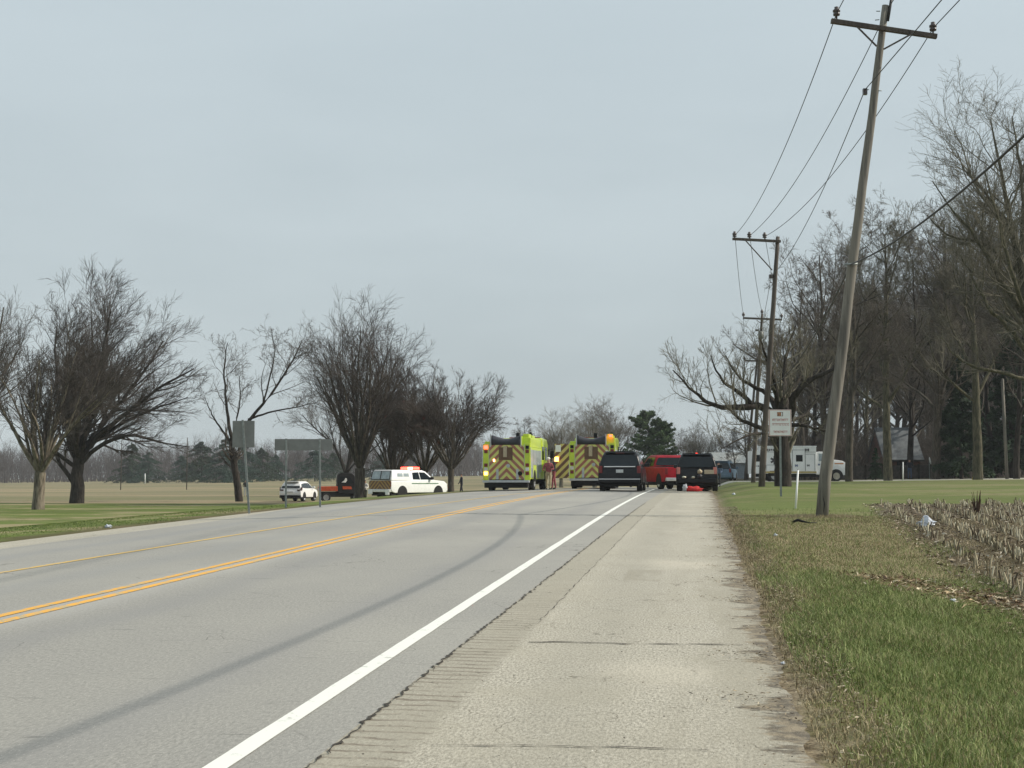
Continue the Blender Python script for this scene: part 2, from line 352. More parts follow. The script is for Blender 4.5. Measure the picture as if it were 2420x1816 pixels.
    right = n.mix(sbm, right, soilc)
    # gravel drive
    right = n.mix(n.math('MULTIPLY', n.math('MULTIPLY', n.rng(Y, 107, 108), n.rng(Y, 122, 123, 1, 0)), n.rng(X, 14, 16)), right, (.40, .385, .33))
    # dark leaf litter under the wood
    right = n.mix(n.math('MULTIPLY', n.rng(Y, 124, 128), n.rng(X, 14, 20)), right, (.045, .038, .024))
    c = n.mix(n.rng(t, -5, -3), left, right)
    n.base(c); n.rough(.95); n.p.inputs['Specular IOR Level'].default_value = .15; n.bump(fine, .6, .03); return n.m
def vcol(name, rough=.8, sub=0):
    n = NT(name); a = n.t.nodes.new('ShaderNodeAttribute'); a.attribute_name = 'Col'
    n.base(a.outputs['Color']); n.rough(rough); n.p.inputs['Specular IOR Level'].default_value = .25
    return n.m
def bark(name, a, b, sc=9):
    n = NT(name); v = n.co('Object', (1, 1, .22)); f = n.noise(sc, 5, .65, v); n.base(n.mix(n.rng(f, .3, .72), a, b)); n.rough(.92)
    n.p.inputs['Specular IOR Level'].default_value = .2; n.bump(f, .8, .03); return n.m
def wood(name, a, b, c3):
    n = NT(name); v = n.co('Object', (6, 6, .16)); f = n.noise(2.2, 6, .6, v, .3); g = n.noise(.7, 3, .5, n.co('Object', (1, 1, .5)))
    c = n.mix(n.rng(f, .32, .68), a, b); c = n.mix(n.rng(g, .45, .65, 0, .6), c, c3)
    k = n.noise(9, 5, .6, v); c = n.mix(n.rng(k, .62, .7, 0, .7), c, tuple(q * .35 for q in a))
    n.base(c); n.rough(.85); n.bump(f, .6, .015); return n.m
ASPH, CONC, GUT, SOIL = asphalt(), concrete(), concrete(True), soil()
BARK = bark('grey_brown_bark', (.035, .029, .023), (.11, .095, .075))
TWIG = paint('bare_twigs', (.098, .084, .070), .9, 0, .3, .8, spec=.2)
TWIG_R = paint('reddish_bare_twigs', (.076, .064, .056), .9, 0, .35, .6, spec=.2)
TWIG_G = paint('pale_grey_green_twigs', (.14, .128, .095), .9, 0, .3, .6, spec=.2)
BARK_G = bark('mossy_green_bark', (.04, .038, .025), (.14, .125, .08))
BARK_P = bark('peeling_pale_bark', (.06, .05, .036), (.24, .205, .155), 6)
BARK_D = bark('dark_bark', (.018, .015, .012), (.055, .046, .038))
POLE = wood('grey_weathered_wood', (.095, .087, .074), (.205, .19, .158), (.235, .215, .175))
POLE_D = wood('brown_treated_wood', (.050, .040, .033), (.105, .085, .068), (.12, .10, .08))
NEEDLE = paint('dark_needles', (.026, .045, .022), .8, 0, .5, 1.2, spec=.2); PINEN = paint('pine_needles', (.060, .095, .035), .8, 0, .5, 1.2, spec=.2)
NEEDLE2 = paint('bluish_needles', (.032, .060, .042), .8, 0, .45, 1.2, spec=.2)
WIREM = paint('black_wire', (.02, .02, .02), .6)
PORC = paint('brown_porcelain', (.06, .045, .04), .3)

# ------------------------------------------------------------------ ground, road, shoulder, markings
def uvset(me, V, ST):
    uv = me.uv_layers.new(name='UVMap'); li = np.zeros(len(me.loops), np.int32); me.loops.foreach_get('vertex_index', li)
    uv.data.foreach_set('uv', ST[li].astype(np.float32).ravel())
def gridfaces(ns, nt_):
    i = np.arange(ns - 1)[:, None] * nt_ + np.arange(nt_ - 1)[None]
    return np.stack([i, i + 1, i + nt_ + 1, i + nt_], -1).reshape(-1, 4)
def strip(name, S, tfs, m, lift=0., kind='structure', parent=None, jit=None):
    S = np.asarray(S); T = np.stack([(f(S) if callable(f) else np.full_like(S, f)) for f in tfs], 1)
    if jit is not None: T = T + jit
    SS = np.repeat(S[:, None], T.shape[1], 1); X, Y = xy(SS, T); Z = zroad(SS, T) + lift
    V = np.stack([X, Y, Z], -1).reshape(-1, 3); me = npmesh(name, V, gridfaces(len(S), T.shape[1])); uvset(me, V, np.stack([SS, T], -1).reshape(-1, 2))
    o = link(name, me, m, parent); 
    if kind: o['kind'] = kind
    return o
Sroad = np.concatenate([np.arange(-20, 95, .5), np.arange(95, 260, 3.)])
rng = np.random.default_rng(7)
strip('road', Sroad, [lambda s: tE(s) + 1.05 * (1 - ss(30, 44, s)) + .0, lambda s: tE(s) + 3, TYC - 1.0, TYC, TYC + 2, lambda s: tM(s)], ASPH)
strip('gutter', np.arange(-20, 44, .5), [lambda s: tE(s), lambda s: tE(s) + 1.05 * (1 - ss(30, 44, s)) + .001], GUT, 0)
Sfine = np.concatenate([np.arange(-20, 3, .5), np.arange(3, 60, .08), np.arange(60, 260, .8)])
_n = rng.normal(0, 1, len(Sfine)); edge = sum(np.convolve(_n, np.ones(k) / k ** .75, 'same') for k in (3, 9, 25)) * .022
strip('road_shoulder', Sfine, [lambda s: tM(s) + 0.0, lambda s: tR(s), -.5, lambda s: tG(s) - .35, lambda s: tG(s) + .02 + edge], CONC)
gs = np.concatenate([-np.geomspace(60, 2, 10), np.arange(0, 60, .35), np.arange(60, 150, 1.2), np.geomspace(150, 2600, 40)])
gt = np.concatenate([-np.geomspace(1500, 60, 22), np.arange(-58, -15, 1.2), np.arange(-15, -10.5, .25), np.arange(-10.5, .2, 2.), np.arange(.2, 9, .2), np.arange(9, 60, 1.5), np.geomspace(60, 1500, 22)])
SS, TT = np.meshgrid(gs, gt, indexing='ij'); GX, GY = xy(SS, TT); GZ = ground(GX, GY)
und = ss(tE(SS) - .02, tE(SS) + .3, TT) * (1 - ss(tG(SS) + .15, tG(SS) + .45, TT)); GZ = GZ - .09 * und
rough_ = (np.sin(SS * 2.1 + TT * 3.3) * np.sin(TT * 2.7 - SS * 1.3) * .006 + rng.normal(0, .004, SS.shape)) * (TT > tG(SS) + .1) * (SS < 90)
GZ = GZ + rough_ * (TT > tG(SS) + .4)
GV = np.stack([GX, GY, GZ], -1).reshape(-1, 3)
me = npmesh('ground', GV, gridfaces(len(gs), len(gt))); uvset(me, GV, np.stack([SS, TT], -1).reshape(-1, 2))
tag(link('ground', me, SOIL, None, True), None, None, kind='structure')

def linemat(name, c, worn, wear):
    n = NT(name); ob = n.co(); f = n.noise(7, 5, .7, ob); g = n.noise(60, 3, .7, ob)
    k = n.rng(n.math('ADD', f, n.math('MULTIPLY', g, .35)), wear, wear + .12)
    n.base(n.mix(k, c, worn)); n.rough(.7); n.bump(g, .3, .004); return n.m
WHITE_L = linemat('white_line_paint', (.72, .72, .66), (.44, .43, .39), .755)
YEL_L = linemat('yellow_line_paint', (.72, .36, .035), (.40, .33, .19), .655)
YEL_F = linemat('faded_yellow_paint', (.58, .38, .10), (.36, .32, .24), .70)
SL = np.arange(-5, 78, .5); 
def line(name, t0, wd, m, s0=-5, s1=120, amp=.006):
    S = np.arange(s0, s1, .4); j = np.cumsum(rng.normal(0, .002, (len(S), 2)), 0) * 0 + rng.normal(0, amp, (len(S), 2))
    f = t0 if callable(t0) else (lambda s: np.full_like(s, t0))
    return strip(name, S, [lambda s: f(s) - wd / 2, lambda s: f(s) + wd / 2], m, .005, jit=j * .3)
line('white_edge_line', lambda s: -2.155 - .0006 * np.clip(s, 0, 90), .115, WHITE_L)
line('yellow_centre_line', TYC - .115, .115, YEL_L)
line('yellow_centre_line', TYC + .115, .10, YEL_L)
line('yellow_turn_lane_line', tS, .115, YEL_F, amp=.012)
# pavement seams, cracks and one painted pole shadow: thin irregular dark strips
CRK_SHADOW = paint('crack_filler_and_shadow', (.035, .028, .02), .95)
def crack(name, S, f, w0, w1, lift=.006, amp=.012):
    S = np.asarray(S); n = len(S); c = f(S) + rng.normal(0, amp, n); wd = w0 + (w1 - w0) * rng.random(n) ** 2
    return strip(name, S, [lambda s: c - wd / 2, lambda s: c + wd / 2], CRK_SHADOW, lift)
crack('seam_crack', np.arange(3, 46, .05), lambda s: tM(s) + .02, .004, .030, amp=.010)
crack('shoulder_crack', np.arange(12, 42, .15), tR, .002, .012, amp=.010)
def cross_crack_or_shadow(s0, t0, t1, w_=.02, amp=.02, drift=0.):
    T = np.arange(t0, t1, .09); c = s0 + np.cumsum(rng.normal(0, amp * 1.3, len(T))) + drift * (T - t0); wd = w_ * (.15 + 1.3 * rng.random(len(T)) ** 1.6)
    S2 = np.stack([c - wd / 2, c + wd / 2], 1); T2 = np.repeat(T[:, None], 2, 1); X, Y = xy(S2, T2); Z = zroad(S2, T2) + .007
    me = npmesh('joint_crack_or_shadow', np.stack([X, Y, Z], -1).reshape(-1, 3), gridfaces(len(T), 2)); o = link('joint_crack_or_shadow', me, CRK_SHADOW); o['kind'] = 'structure'
def hs(px, py): return st(*hit(px, py)[:2])
a = hs(1250, 1521); b = hs(1760, 1527); cross_crack_or_shadow(a[0], a[1], b[1], .028, .012, (b[0] - a[0]) / (b[1] - a[1]))
a = hs(1020, 1768); b = hs(1700, 1768); cross_crack_or_shadow(a[0], a[1], b[1], .014, .012, (b[0] - a[0]) / (b[1] - a[1]))
a = hs(1105, 1214); b = hs(1640, 1222); cross_crack_or_shadow(a[0], a[1], b[1], .07, .02, (b[0] - a[0]) / (b[1] - a[1]))  # cast shadow of the nearest pole, painted as a dark strip across the road
a = hs(1560, 1234); b = hs(1700, 1236); cross_crack_or_shadow(a[0], a[1], b[1], .05, .02, (b[0] - a[0]) / (b[1] - a[1]))

# ------------------------------------------------------------------ bare trees
def unit(v): return v / np.maximum(np.linalg.norm(v, axis=-1, keepdims=True), 1e-9)
def perp(d, rg):
    r = rg.normal(size=d.shape); r -= (r * d).sum(-1, keepdims=True) * d; return unit(r)
def grow(p, d, L, R, lev, rg, env=None):
    """level by level: each level walks its branches in k steps, then spawns children from them"""
    out = []; p = np.array(p, float); d = unit(np.array(d, float)); L = np.array(L, float); R = np.array(R, float)
    for li, q in enumerate(lev):
        k = q['k']; B = len(p); pts = np.zeros((B, k + 1, 3)); rad = np.zeros((B, k + 1)); dirs = np.zeros((B, k + 1, 3))
        c, dd = p.copy(), d.copy(); pts[:, 0] = c; dirs[:, 0] = dd
        if 'fix' in q: pts, rad = q['fix']; dirs = unit(np.gradient(pts, axis=1)); k = pts.shape[1] - 1
        else:
            for i in range(1, k + 1):
                dd = unit(dd + rg.normal(size=dd.shape) * q.get('wan', .15) + np.array([q.get('wx', 0), 0, q.get('up', .1)]))
                c = c + dd * (L / k)[:, None]; pts[:, i] = c; dirs[:, i] = dd
            tt = np.linspace(0, 1, k + 1)[None]; rad = R[:, None] * (1 - tt * (1 - q.get('tip', .3)))
        rad = np.maximum(rad, q.get('rmin', .006))
        if not q.get('hide'): out.append((pts, rad, q.get('n', 3)))
        if li + 1 < len(lev):
            nx = lev[li + 1]; nc = nx['nc']; Lb = np.linalg.norm(np.diff(pts, axis=1), axis=2).sum(1)
            cnt = np.maximum(1, rg.poisson(nc * (Lb / Lb.mean()) ** .8)) if nx.get('pois', 1) else np.full(B, nc)
            idx = np.repeat(np.arange(B), cnt); u = nx.get('u0', .25) + (1 - nx.get('u0', .25)) * rg.random(len(idx)) ** nx.get('up_', .8)
            f = u * (pts.shape[1] - 1); i0 = np.minimum(f.astype(int), pts.shape[1] - 2); fr = (f - i0)[:, None]
            p = pts[idx, i0] * (1 - fr) + pts[idx, i0 + 1] * fr; pd = dirs[idx, i0 + 1]
            ang = np.radians(nx.get('ang', 40) + rg.normal(size=len(idx)) * nx.get('av', 10))[:, None]
            d = unit(pd * np.cos(ang) + perp(pd, rg) * np.sin(ang)); d[:, 2] += nx.get('lift', 0); d = unit(d)
            L = Lb[idx] * nx.get('lr', .5) * (1 - nx.get('lt', .45) * u) * rg.uniform(.6, 1.25, len(idx))
            rr = rad[idx, i0] * (1 - fr[:, 0]) + rad[idx, i0 + 1] * fr[:, 0]; R = np.minimum(rr * .85, rr * nx.get('rr', .5) * rg.uniform(.7, 1.2, len(idx)))
    return out
def tubes(name, lst):
    VV = []; QQ = []; off = 0
    for pts, rad, n in lst:
        B, K, _ = pts.shape
        d = unit(np.gradient(pts, axis=1)); ref = np.where(np.abs(d[..., 2:3]) < .8, np.array([0, 0, 1.]), np.array([1., 0, 0]))
        a = unit(np.cross(d, ref)); b = np.cross(d, a); th = np.arange(n) * 2 * np.pi / n
        ring = pts[:, :, None] + rad[:, :, None, None] * (a[:, :, None] * np.cos(th)[:, None] + b[:, :, None] * np.sin(th)[:, None])
        VV.append(ring.reshape(-1, 3))
        base = (np.arange(B)[:, None, None] * K + np.arange(K - 1)[None, :, None]) * n + np.arange(n)[None, None]
        nxt = (np.arange(B)[:, None, None] * K + np.arange(K - 1)[None, :, None]) * n + (np.arange(n)[None, None] + 1) % n
        QQ.append(np.stack([base, nxt, nxt + n, base + n], -1).reshape(-1, 4) + off); off += B * K * n
    return npmesh(name, np.concatenate(VV), np.concatenate(QQ))
TREES = 'bare trees'
def mktree(label, loc, lv, split=2, mats=(None, None), group=None, rz=0, name='bare_tree', start=None, cat='tree', flare=0):
    o = thing(name, label, cat, loc, rz, group)
    me = tubes('trunk', lv[:split]); link('trunk', me, mats[0] or BARK, o, True)
    link('crown', tubes('crown', lv[split:]), mats[1] or TWIG, o)
    return o
def vase(seed, H, R0, stems, spread, fork, twigs=1., lean=(0, 0), wander=.095, twr=.0075, low=.25):
    """short trunk splitting into many steep stems that fan out: elm-like"""
    rg = np.random.default_rng(seed)
    tp = np.array([[[0, 0, -.3], [0, 0, 0], [lean[0] * .1, 0, fork * .5], [lean[0] * .3, 0, fork]]]); tr = np.array([[R0 * 1.35, R0 * 1.12, R0 * .92, R0 * .95]])
    az = np.arange(stems) * 2.399 + rg.random(stems); rad = np.sqrt((np.arange(stems) + .5) / stems) * spread
    d = np.stack([np.cos(az) * rad + lean[0] * .12, np.sin(az) * rad, np.ones(stems)], 1)
    L = (H - fork) * rg.uniform(.64, .90, stems) * (1 - .30 * (rad / spread) ** 1.5)
    A = [(tp, tr, 9)]
    B = grow(np.array([[lean[0] * .3, 0, fork * .93]] * stems), d, L, R0 * rg.uniform(.30, .48, stems), [
        dict(k=9, wan=wander, up=.02, tip=.22, n=6, wx=lean[0] * .02),
        dict(nc=9, k=6, ang=26, av=8, lr=.55, lt=.45, u0=low, up_=.8, rr=.5, wan=.14, up=.05, tip=.25, n=4),
        dict(nc=8, k=4, ang=32, av=12, lr=.55, lt=.3, u0=.15, rr=.5, wan=.18, up=.05, tip=.35, n=3, rmin=twr),
        dict(nc=5 * twigs, k=2, ang=25, av=10, lr=.55, lt=.3, u0=.1, rr=.6, wan=.2, up=.03, tip=.6, n=3, rmin=twr * .9)], rg)
    return A + B
def limbs(seed, paths, R, levs):
    """hand placed main limbs (lists of points) with generated branches on them"""
    rg = np.random.default_rng(seed); A = []; K = 14
    P_, R_ = [], []
    for pth, r0, r1 in paths:
        q = np.array(pth, float); u = np.linspace(0, 1, len(q)); U = np.linspace(0, 1, K)
        c = np.stack([np.interp(U, u, q[:, i]) for i in range(3)], 1); c2 = c.copy(); c2[1:-1] = (c[:-2] + 2 * c[1:-1] + c[2:]) / 4
        c2[1:-1] += rg.normal(0, .05, c2[1:-1].shape) * max(.3, min(1, r0 * 4)); P_.append(c2); R_.append(r0 + (r1 - r0) * U)
    P_ = np.array(P_); R_ = np.array(R_)
    B = grow(P_[:, 0], P_[:, 1] - P_[:, 0], np.ones(len(P_)), R_[:, 0], [dict(k=K - 1, fix=(P_, R_), n=8)] + levs, rg)
    return B
def tall(seed, H, R0, twigs=1., crown0=.3, spread=.85, twr=.009, n1=16):
    rg = np.random.default_rng(seed)
    return grow([[0, 0, -.3]], [[0, 0, 1]], [H * .95], [R0], [
        dict(k=14, wan=.035, up=.05, tip=.12, n=8),
        dict(nc=n1, pois=0, k=8, ang=42, av=10, lr=.55 * spread, lt=.55, u0=crown0, up_=1., rr=.55, wan=.12, up=.10, tip=.2, n=5),
        dict(nc=8, k=5, ang=38, av=12, lr=.5, lt=.4, u0=.2, rr=.5, wan=.16, up=.08, tip=.3, n=3),
        dict(nc=7, k=3, ang=36, av=12, lr=.5, lt=.3, u0=.15, rr=.5, wan=.2, up=.06, tip=.4, n=3, rmin=twr),
        dict(nc=4.5 * twigs, k=2, ang=35, av=12, lr=.5, lt=.3, u0=.1, rr=.6, wan=.2, up=.05, tip=.6, n=3, rmin=twr * .9)], rg)
def put(label, px, py, make, D=None, **k):
    loc = hit(px, py) if D is None else at(px, D)
    return mktree(label, loc, make, **k)

# left group by the road
T1 = at(94, 88); T2 = at(184, 110); T3 = at(568, 118); T4 = at(851, 104)
ROW = 'bare elms on the left lawn'
mktree('bare elm with pale peeling bark low on its trunk, nearest on the left lawn', T1, vase(11, 13.2, .36, 20, .86, 2.3, 1.1, (.3, 0)), 2, (BARK_P, TWIG_R), ROW)
mktree('broad bare tree with black forked trunk and long limbs reaching right', T2,
       limbs(21, [([(0, 0, -.3), (0, 0, 1.5), (.05, 0, 3.2), (.35, 0, 4.6), (.8, .3, 7), (.9, .5, 10), (.6, .8, 15)], .62, .03),
                  ([(.1, 0, 3.0), (.9, -.3, 4.2), (2.0, -.5, 5.6), (4.2, -.6, 7.2), (6.8, -.5, 9.2), (9, -.3, 10.4)], .30, .05),
                  ([(.1, 0, 2.9), (1.4, -.6, 4.1), (3.2, -1, 5.0), (4.6, -1.2, 5.3), (6.6, -1.3, 4.7), (9, -1.3, 4.3)], .22, .03),
                  ([(.05, 0, 3.4), (1.2, .6, 5.4), (2.8, 1.2, 7.8), (4.6, 1.6, 10.2), (6.0, 2, 12.8)], .26, .05),
                  ([(.2, 0, 4.0), (.9, -.8, 6.2), (1.9, -1.6, 9.4), (2.6, -2, 12.6), (3.0, -2.2, 14.6)], .24, .05),
                  ([(0, 0, 3.0), (-.6, .2, 5.0), (-1.5, .3, 7.6), (-2.0, .5, 10.8), (-2.0, .7, 13.8)], .25, .05),
                  ([(.1, 0, 3.4), (.5, .8, 5.6), (1.4, 1.2, 8.6), (1.7, 1.6, 11.6), (1.6, 1.8, 14.8)], .24, .04),
                  ([(.1, 0, 3.2), (1.0, -1.4, 5.4), (2.6, -2.4, 8.0), (4.4, -3.0, 10.0), (5.6, -3.2, 11.8)], .22, .03),
                  ([(.1, 0, 3.2), (1.4, .2, 5.0), (3.6, .4, 6.4), (6.0, .4, 7.4), (8.4, .3, 8.2)], .22, .03),
                  ([(0, 0, 3.2), (-.2, -1.0, 5.6), (-.6, -1.6, 8.6), (-.4, -2.0, 12.2)], .22, .03),
                  ([(0, 0, 1.2), (-1.0, -.3, 2.6), (-1.8, -.4, 4.4), (-2.6, -.5, 6.6), (-3.6, -.4, 9.4)], .20, .04),
                  ([(0, 0, 2.8), (-1.4, -.8, 3.8), (-2.6, -1.4, 5.6), (-3.8, -2, 8.4)], .18, .04),
                  ([(.1, .1, 3.2), (.8, 2.0, 5.2), (1.6, 3.6, 8.2), (2.2, 4.4, 11.4)], .22, .05),
                  ([(.1, -.1, 3.4), (.6, -2.4, 5.6), (1.8, -4, 8.0), (2.8, -4.6, 10.8)], .22, .05)], .6,
             [dict(nc=17, k=7, ang=38, av=9, lr=.42, lt=.45, u0=.22, rr=.5, wan=.08, up=.05, wx=.05, tip=.25, n=4),
              dict(nc=11, k=4, ang=32, av=12, lr=.55, lt=.35, u0=.15, rr=.5, wan=.12, up=.05, wx=.03, tip=.35, n=3, rmin=.0085),
              dict(nc=6, k=3, ang=28, av=10, lr=.55, lt=.3, u0=.1, rr=.6, wan=.12, up=.03, wx=.03, tip=.6, n=3, rmin=.0075)]), 1, (BARK_D, TWIG_R), ROW)
mktree('slim bare tree with a trunk curving up to the left behind the square sign', T3,
       limbs(33, [([(0, 0, -.3), (-.15, 0, 1.2), (-.45, 0, 2.8), (-.75, 0, 4.4), (-.7, 0, 5.2)], .34, .22),
                  ([(-.7, 0, 4.9), (-.95, 0, 6.4), (-1.3, .2, 8.6), (-1.5, .3, 10.8), (-1.2, .2, 13.2)], .17, .03),
                  ([(-.65, 0, 4.9), (.3, .2, 6.4), (2.0, .4, 8.2), (3.4, .5, 10.4), (4.4, .5, 12.0), (5.0, .3, 13.4)], .17, .03),
                  ([(-.7, 0, 4.7), (-1.5, -.4, 6.0), (-2.4, -.5, 7.4), (-2.9, -.4, 8.6)], .11, .02),
                  ([(.6, .2, 6.8), (2.4, 0, 7.4), (4.6, -.2, 7.8), (6.4, -.2, 8.2)], .10, .02),
                  ([(1.8, .4, 8.1), (2.4, .3, 10.5), (2.8, .2, 12.6), (2.4, .2, 14.4)], .08, .02),
                  ([(-.7, 0, 4.9), (-.1, -1.2, 6.6), (.4, -2.2, 8.4), (.4, -2.8, 10.2)], .10, .02)], .3,
             [dict(nc=15, k=6, ang=44, av=12, lr=.42, lt=.4, u0=.35, rr=.45, wan=.18, up=.08, tip=.25, n=4),
              dict(nc=6, k=4, ang=40, av=12, lr=.5, lt=.3, u0=.15, rr=.5, wan=.2, up=.02, tip=.35, n=3, rmin=.008),
              dict(nc=5, k=3, ang=40, av=12, lr=.5, lt=.3, u0=.1, rr=.6, wan=.22, up=.0, tip=.6, n=3, rmin=.007)]), 1, (BARK_D, TWIG), ROW)
mktree('tallest bare elm of the left row, its trunk in front of the orange utility vehicle', T4, vase(44, 15.6, .40, 20, .56, 2.6, 1.25, (0, 0), .06), 2, (BARK, TWIG_R), ROW)
for i, (px, py, H, lab) in enumerate(((930, 1172, 10.8, 'bare elm standing behind the rear of the white pickup'), (1003, 1169, 10.8, 'bare elm rising behind the cab of the white pickup'), (1066, 1168, 10.0, 'bare elm between the white pickup and the walking person in black'))):
    q = at(px, (112, 108, 104)[i]); mktree(lab, q, vase(50 + i, H * 1.0, .24, 20, .86, 1.9, 1.7), 2, (BARK, TWIG_R), ROW)
mktree('bare tree partly cut off by the left edge of the picture', at(-75, 95), vase(60, 16.5, .36, 13, .5, 2.6, .9), 2, (BARK, TWIG), ROW)
mktree('dark bare tree standing just behind the tallest elm', at(818, 150), vase(61, 13.5, .34, 12, .7, 2.4, .7), 2, (BARK_D, TWIG), ROW)

# the spreading tree by the second utility pole
B0 = at(1849, 67.5); 
def loc2(px, py, dy=0): return tuple(P(px, py, 67.5 + dy) - B0)
spr = limbs(71, [([(0, 0, -.3), (.0, 0, 1.5), (-.02, 0, 3.4), (-.1, 0, 4.2)], .42, .34),
                 ([loc2(1846, 1000), loc2(1815, 965), loc2(1775, 955, -1), loc2(1738, 968, -1.5), loc2(1700, 960, -2), loc2(1665, 945, -2), loc2(1628, 915, -2), loc2(1590, 875, -2)], .22, .025),
                 ([loc2(1845, 990), loc2(1826, 950, .5), loc2(1800, 920, 1), loc2(1760, 905, 1), loc2(1738, 880, 1), loc2(1715, 840, 1)], .16, .025),
                 ([loc2(1775, 955, -1), loc2(1745, 925, -1), loc2(1715, 910, -1), loc2(1695, 880, -1.4), loc2(1680, 840, -1.6)], .12, .02),
                 ([loc2(1840, 1020), loc2(1790, 1010, -1), loc2(1745, 990, -1.6), loc2(1722, 965, -2)], .13, .05),
                 ([loc2(1840, 1035), loc2(1785, 1022, -2), loc2(1740, 1042, -3), loc2(1700, 1065, -3.4)], .08, .015),
                 ([loc2(1850, 985), loc2(1862, 930, .5), loc2(1885, 905, 1), loc2(1905, 870, 1.2)], .17, .04),
                 ([loc2(1866, 985), loc2(1880, 930, -1), loc2(1905, 905, -1), loc2(1935, 888, -1), loc2(1975, 870, -1), loc2(2010, 850, -1)], .20, .04),
                 ([loc2(1852, 980), loc2(1853, 900, 2), loc2(1860, 830, 2.4), loc2(1880, 770, 2.6)], .16, .03),
                 ([loc2(1840, 985), loc2(1830, 900, -1), loc2(1810, 840, -1.6), loc2(1795, 800, -2)], .13, .03),
                 ([loc2(1855, 1010), loc2(1890, 1003, -1), loc2(1930, 1015, -1.4), loc2(1960, 1020, -1.5)], .12, .03),
                 ([loc2(1855, 1000), loc2(1900, 985, 1), loc2(1925, 950, 1.4), loc2(1935, 930, 1.5)], .10, .03)], .4,
            [dict(nc=15, k=7, ang=55, av=16, lr=.42, lt=.35, u0=.2, rr=.38, wan=.13, up=.13, lift=.35, tip=.2, n=4),
             dict(nc=6, k=5, ang=34, av=12, lr=.5, lt=.35, u0=.15, rr=.45, wan=.15, up=.10, tip=.35, n=3, rmin=.0065),
             dict(nc=4, k=3, ang=32, av=12, lr=.5, lt=.3, u0=.1, rr=.5, wan=.18, up=.06, tip=.6, n=3, rmin=.0055)])
mktree('gnarled bare tree with low crooked limbs spreading left, right beside the second utility pole', B0, spr, 1, (BARK_D, TWIG_G))

# the wood on the right: a few kinds, each standing tree a thing of its own
kinds = []
for k, (H, R0, c0, sp, n1) in enumerate(((21, .38, .25, .8, 18), (19, .30, .32, .7, 16), (23, .42, .22, .95, 20), (17, .24, .2, .8, 15))):
    lv = tall(200 + k, H, R0, 1.6, c0, sp, .009, n1 + 5)
    o = thing('bare_tree', 'x', 'tree'); tr = link('trunk', tubes('trunk', lv[:2]), (BARK_G, BARK, BARK, BARK_D)[k], o, True); crn = link('crown', tubes('crown', lv[2:]), (TWIG_G, TWIG, TWIG, TWIG)[k], o); kinds.append((o, H))
for k, (seed, H, R0, stems, spread, fork, m1, m2) in enumerate(((231, 20, .34, 15, .50, 5.0, BARK_G, TWIG_G), (232, 19, .30, 16, .52, 4.0, BARK, TWIG), (236, 25, .42, 17, .62, 6.5, BARK, TWIG_G))):
    lv = vase(seed, H, R0, stems, spread, fork, 1., (0, 0), .09, .009, .3); o = thing('bare_tree', 'x', 'tree')
    link('trunk', tubes('trunk', lv[:2]), m1, o, True); link('crown', tubes('crown', lv[2:]), m2, o); kinds.append((o, H * .93))
def copy_tree(src, loc, rz, sc, label, group):
    r = src.copy(); COL.objects.link(r); r.location = loc; r.rotation_euler = (0, 0, rz); r.scale = (sc, sc, sc); r['label'] = label; r['group'] = group
    for ch in list(src.children):
        c = ch.copy(); COL.objects.link(c); c.parent = r
    return r
WG = 'tall bare trees of the wood on the right'
rr = random.Random(5)
wood_list = [(2097, 520, 110, 0, 'bare tree with mossy green trunk just left of the grey roof'),
             (2005, 540, 104, 1, 'bare tree standing behind the front wheel of the ambulance'),
             (1950, 580, 122, 2, 'bare tree rising behind the ambulance box'),
             (2208, 500, 118, 2, 'bare tree above the board fence, right of the grey roof'),
             (2309, 460, 108, 0, 'slim bare tree with a pale mossy trunk near the yellow guy marker'),
             (2500, 330, 92, 2, 'bare tree outside the right edge, its branches reaching into the picture'),
             (2400, 560, 112, 3, 'thin bare tree at the far right behind the slim grey pole'),
             (1900, 660, 132, 1, 'lower bare tree at the left end of the wood'),
             (2150, 580, 128, 3, 'thin bare tree directly behind the small brick house'),
             (2345, 580, 124, 3, 'thin dark tree between the yellow guy marker and the slim grey pole')]
TB = at(2452, 84); lt = lambda px, py, dy=0: tuple(P(px, py, 84 + dy) - TB)
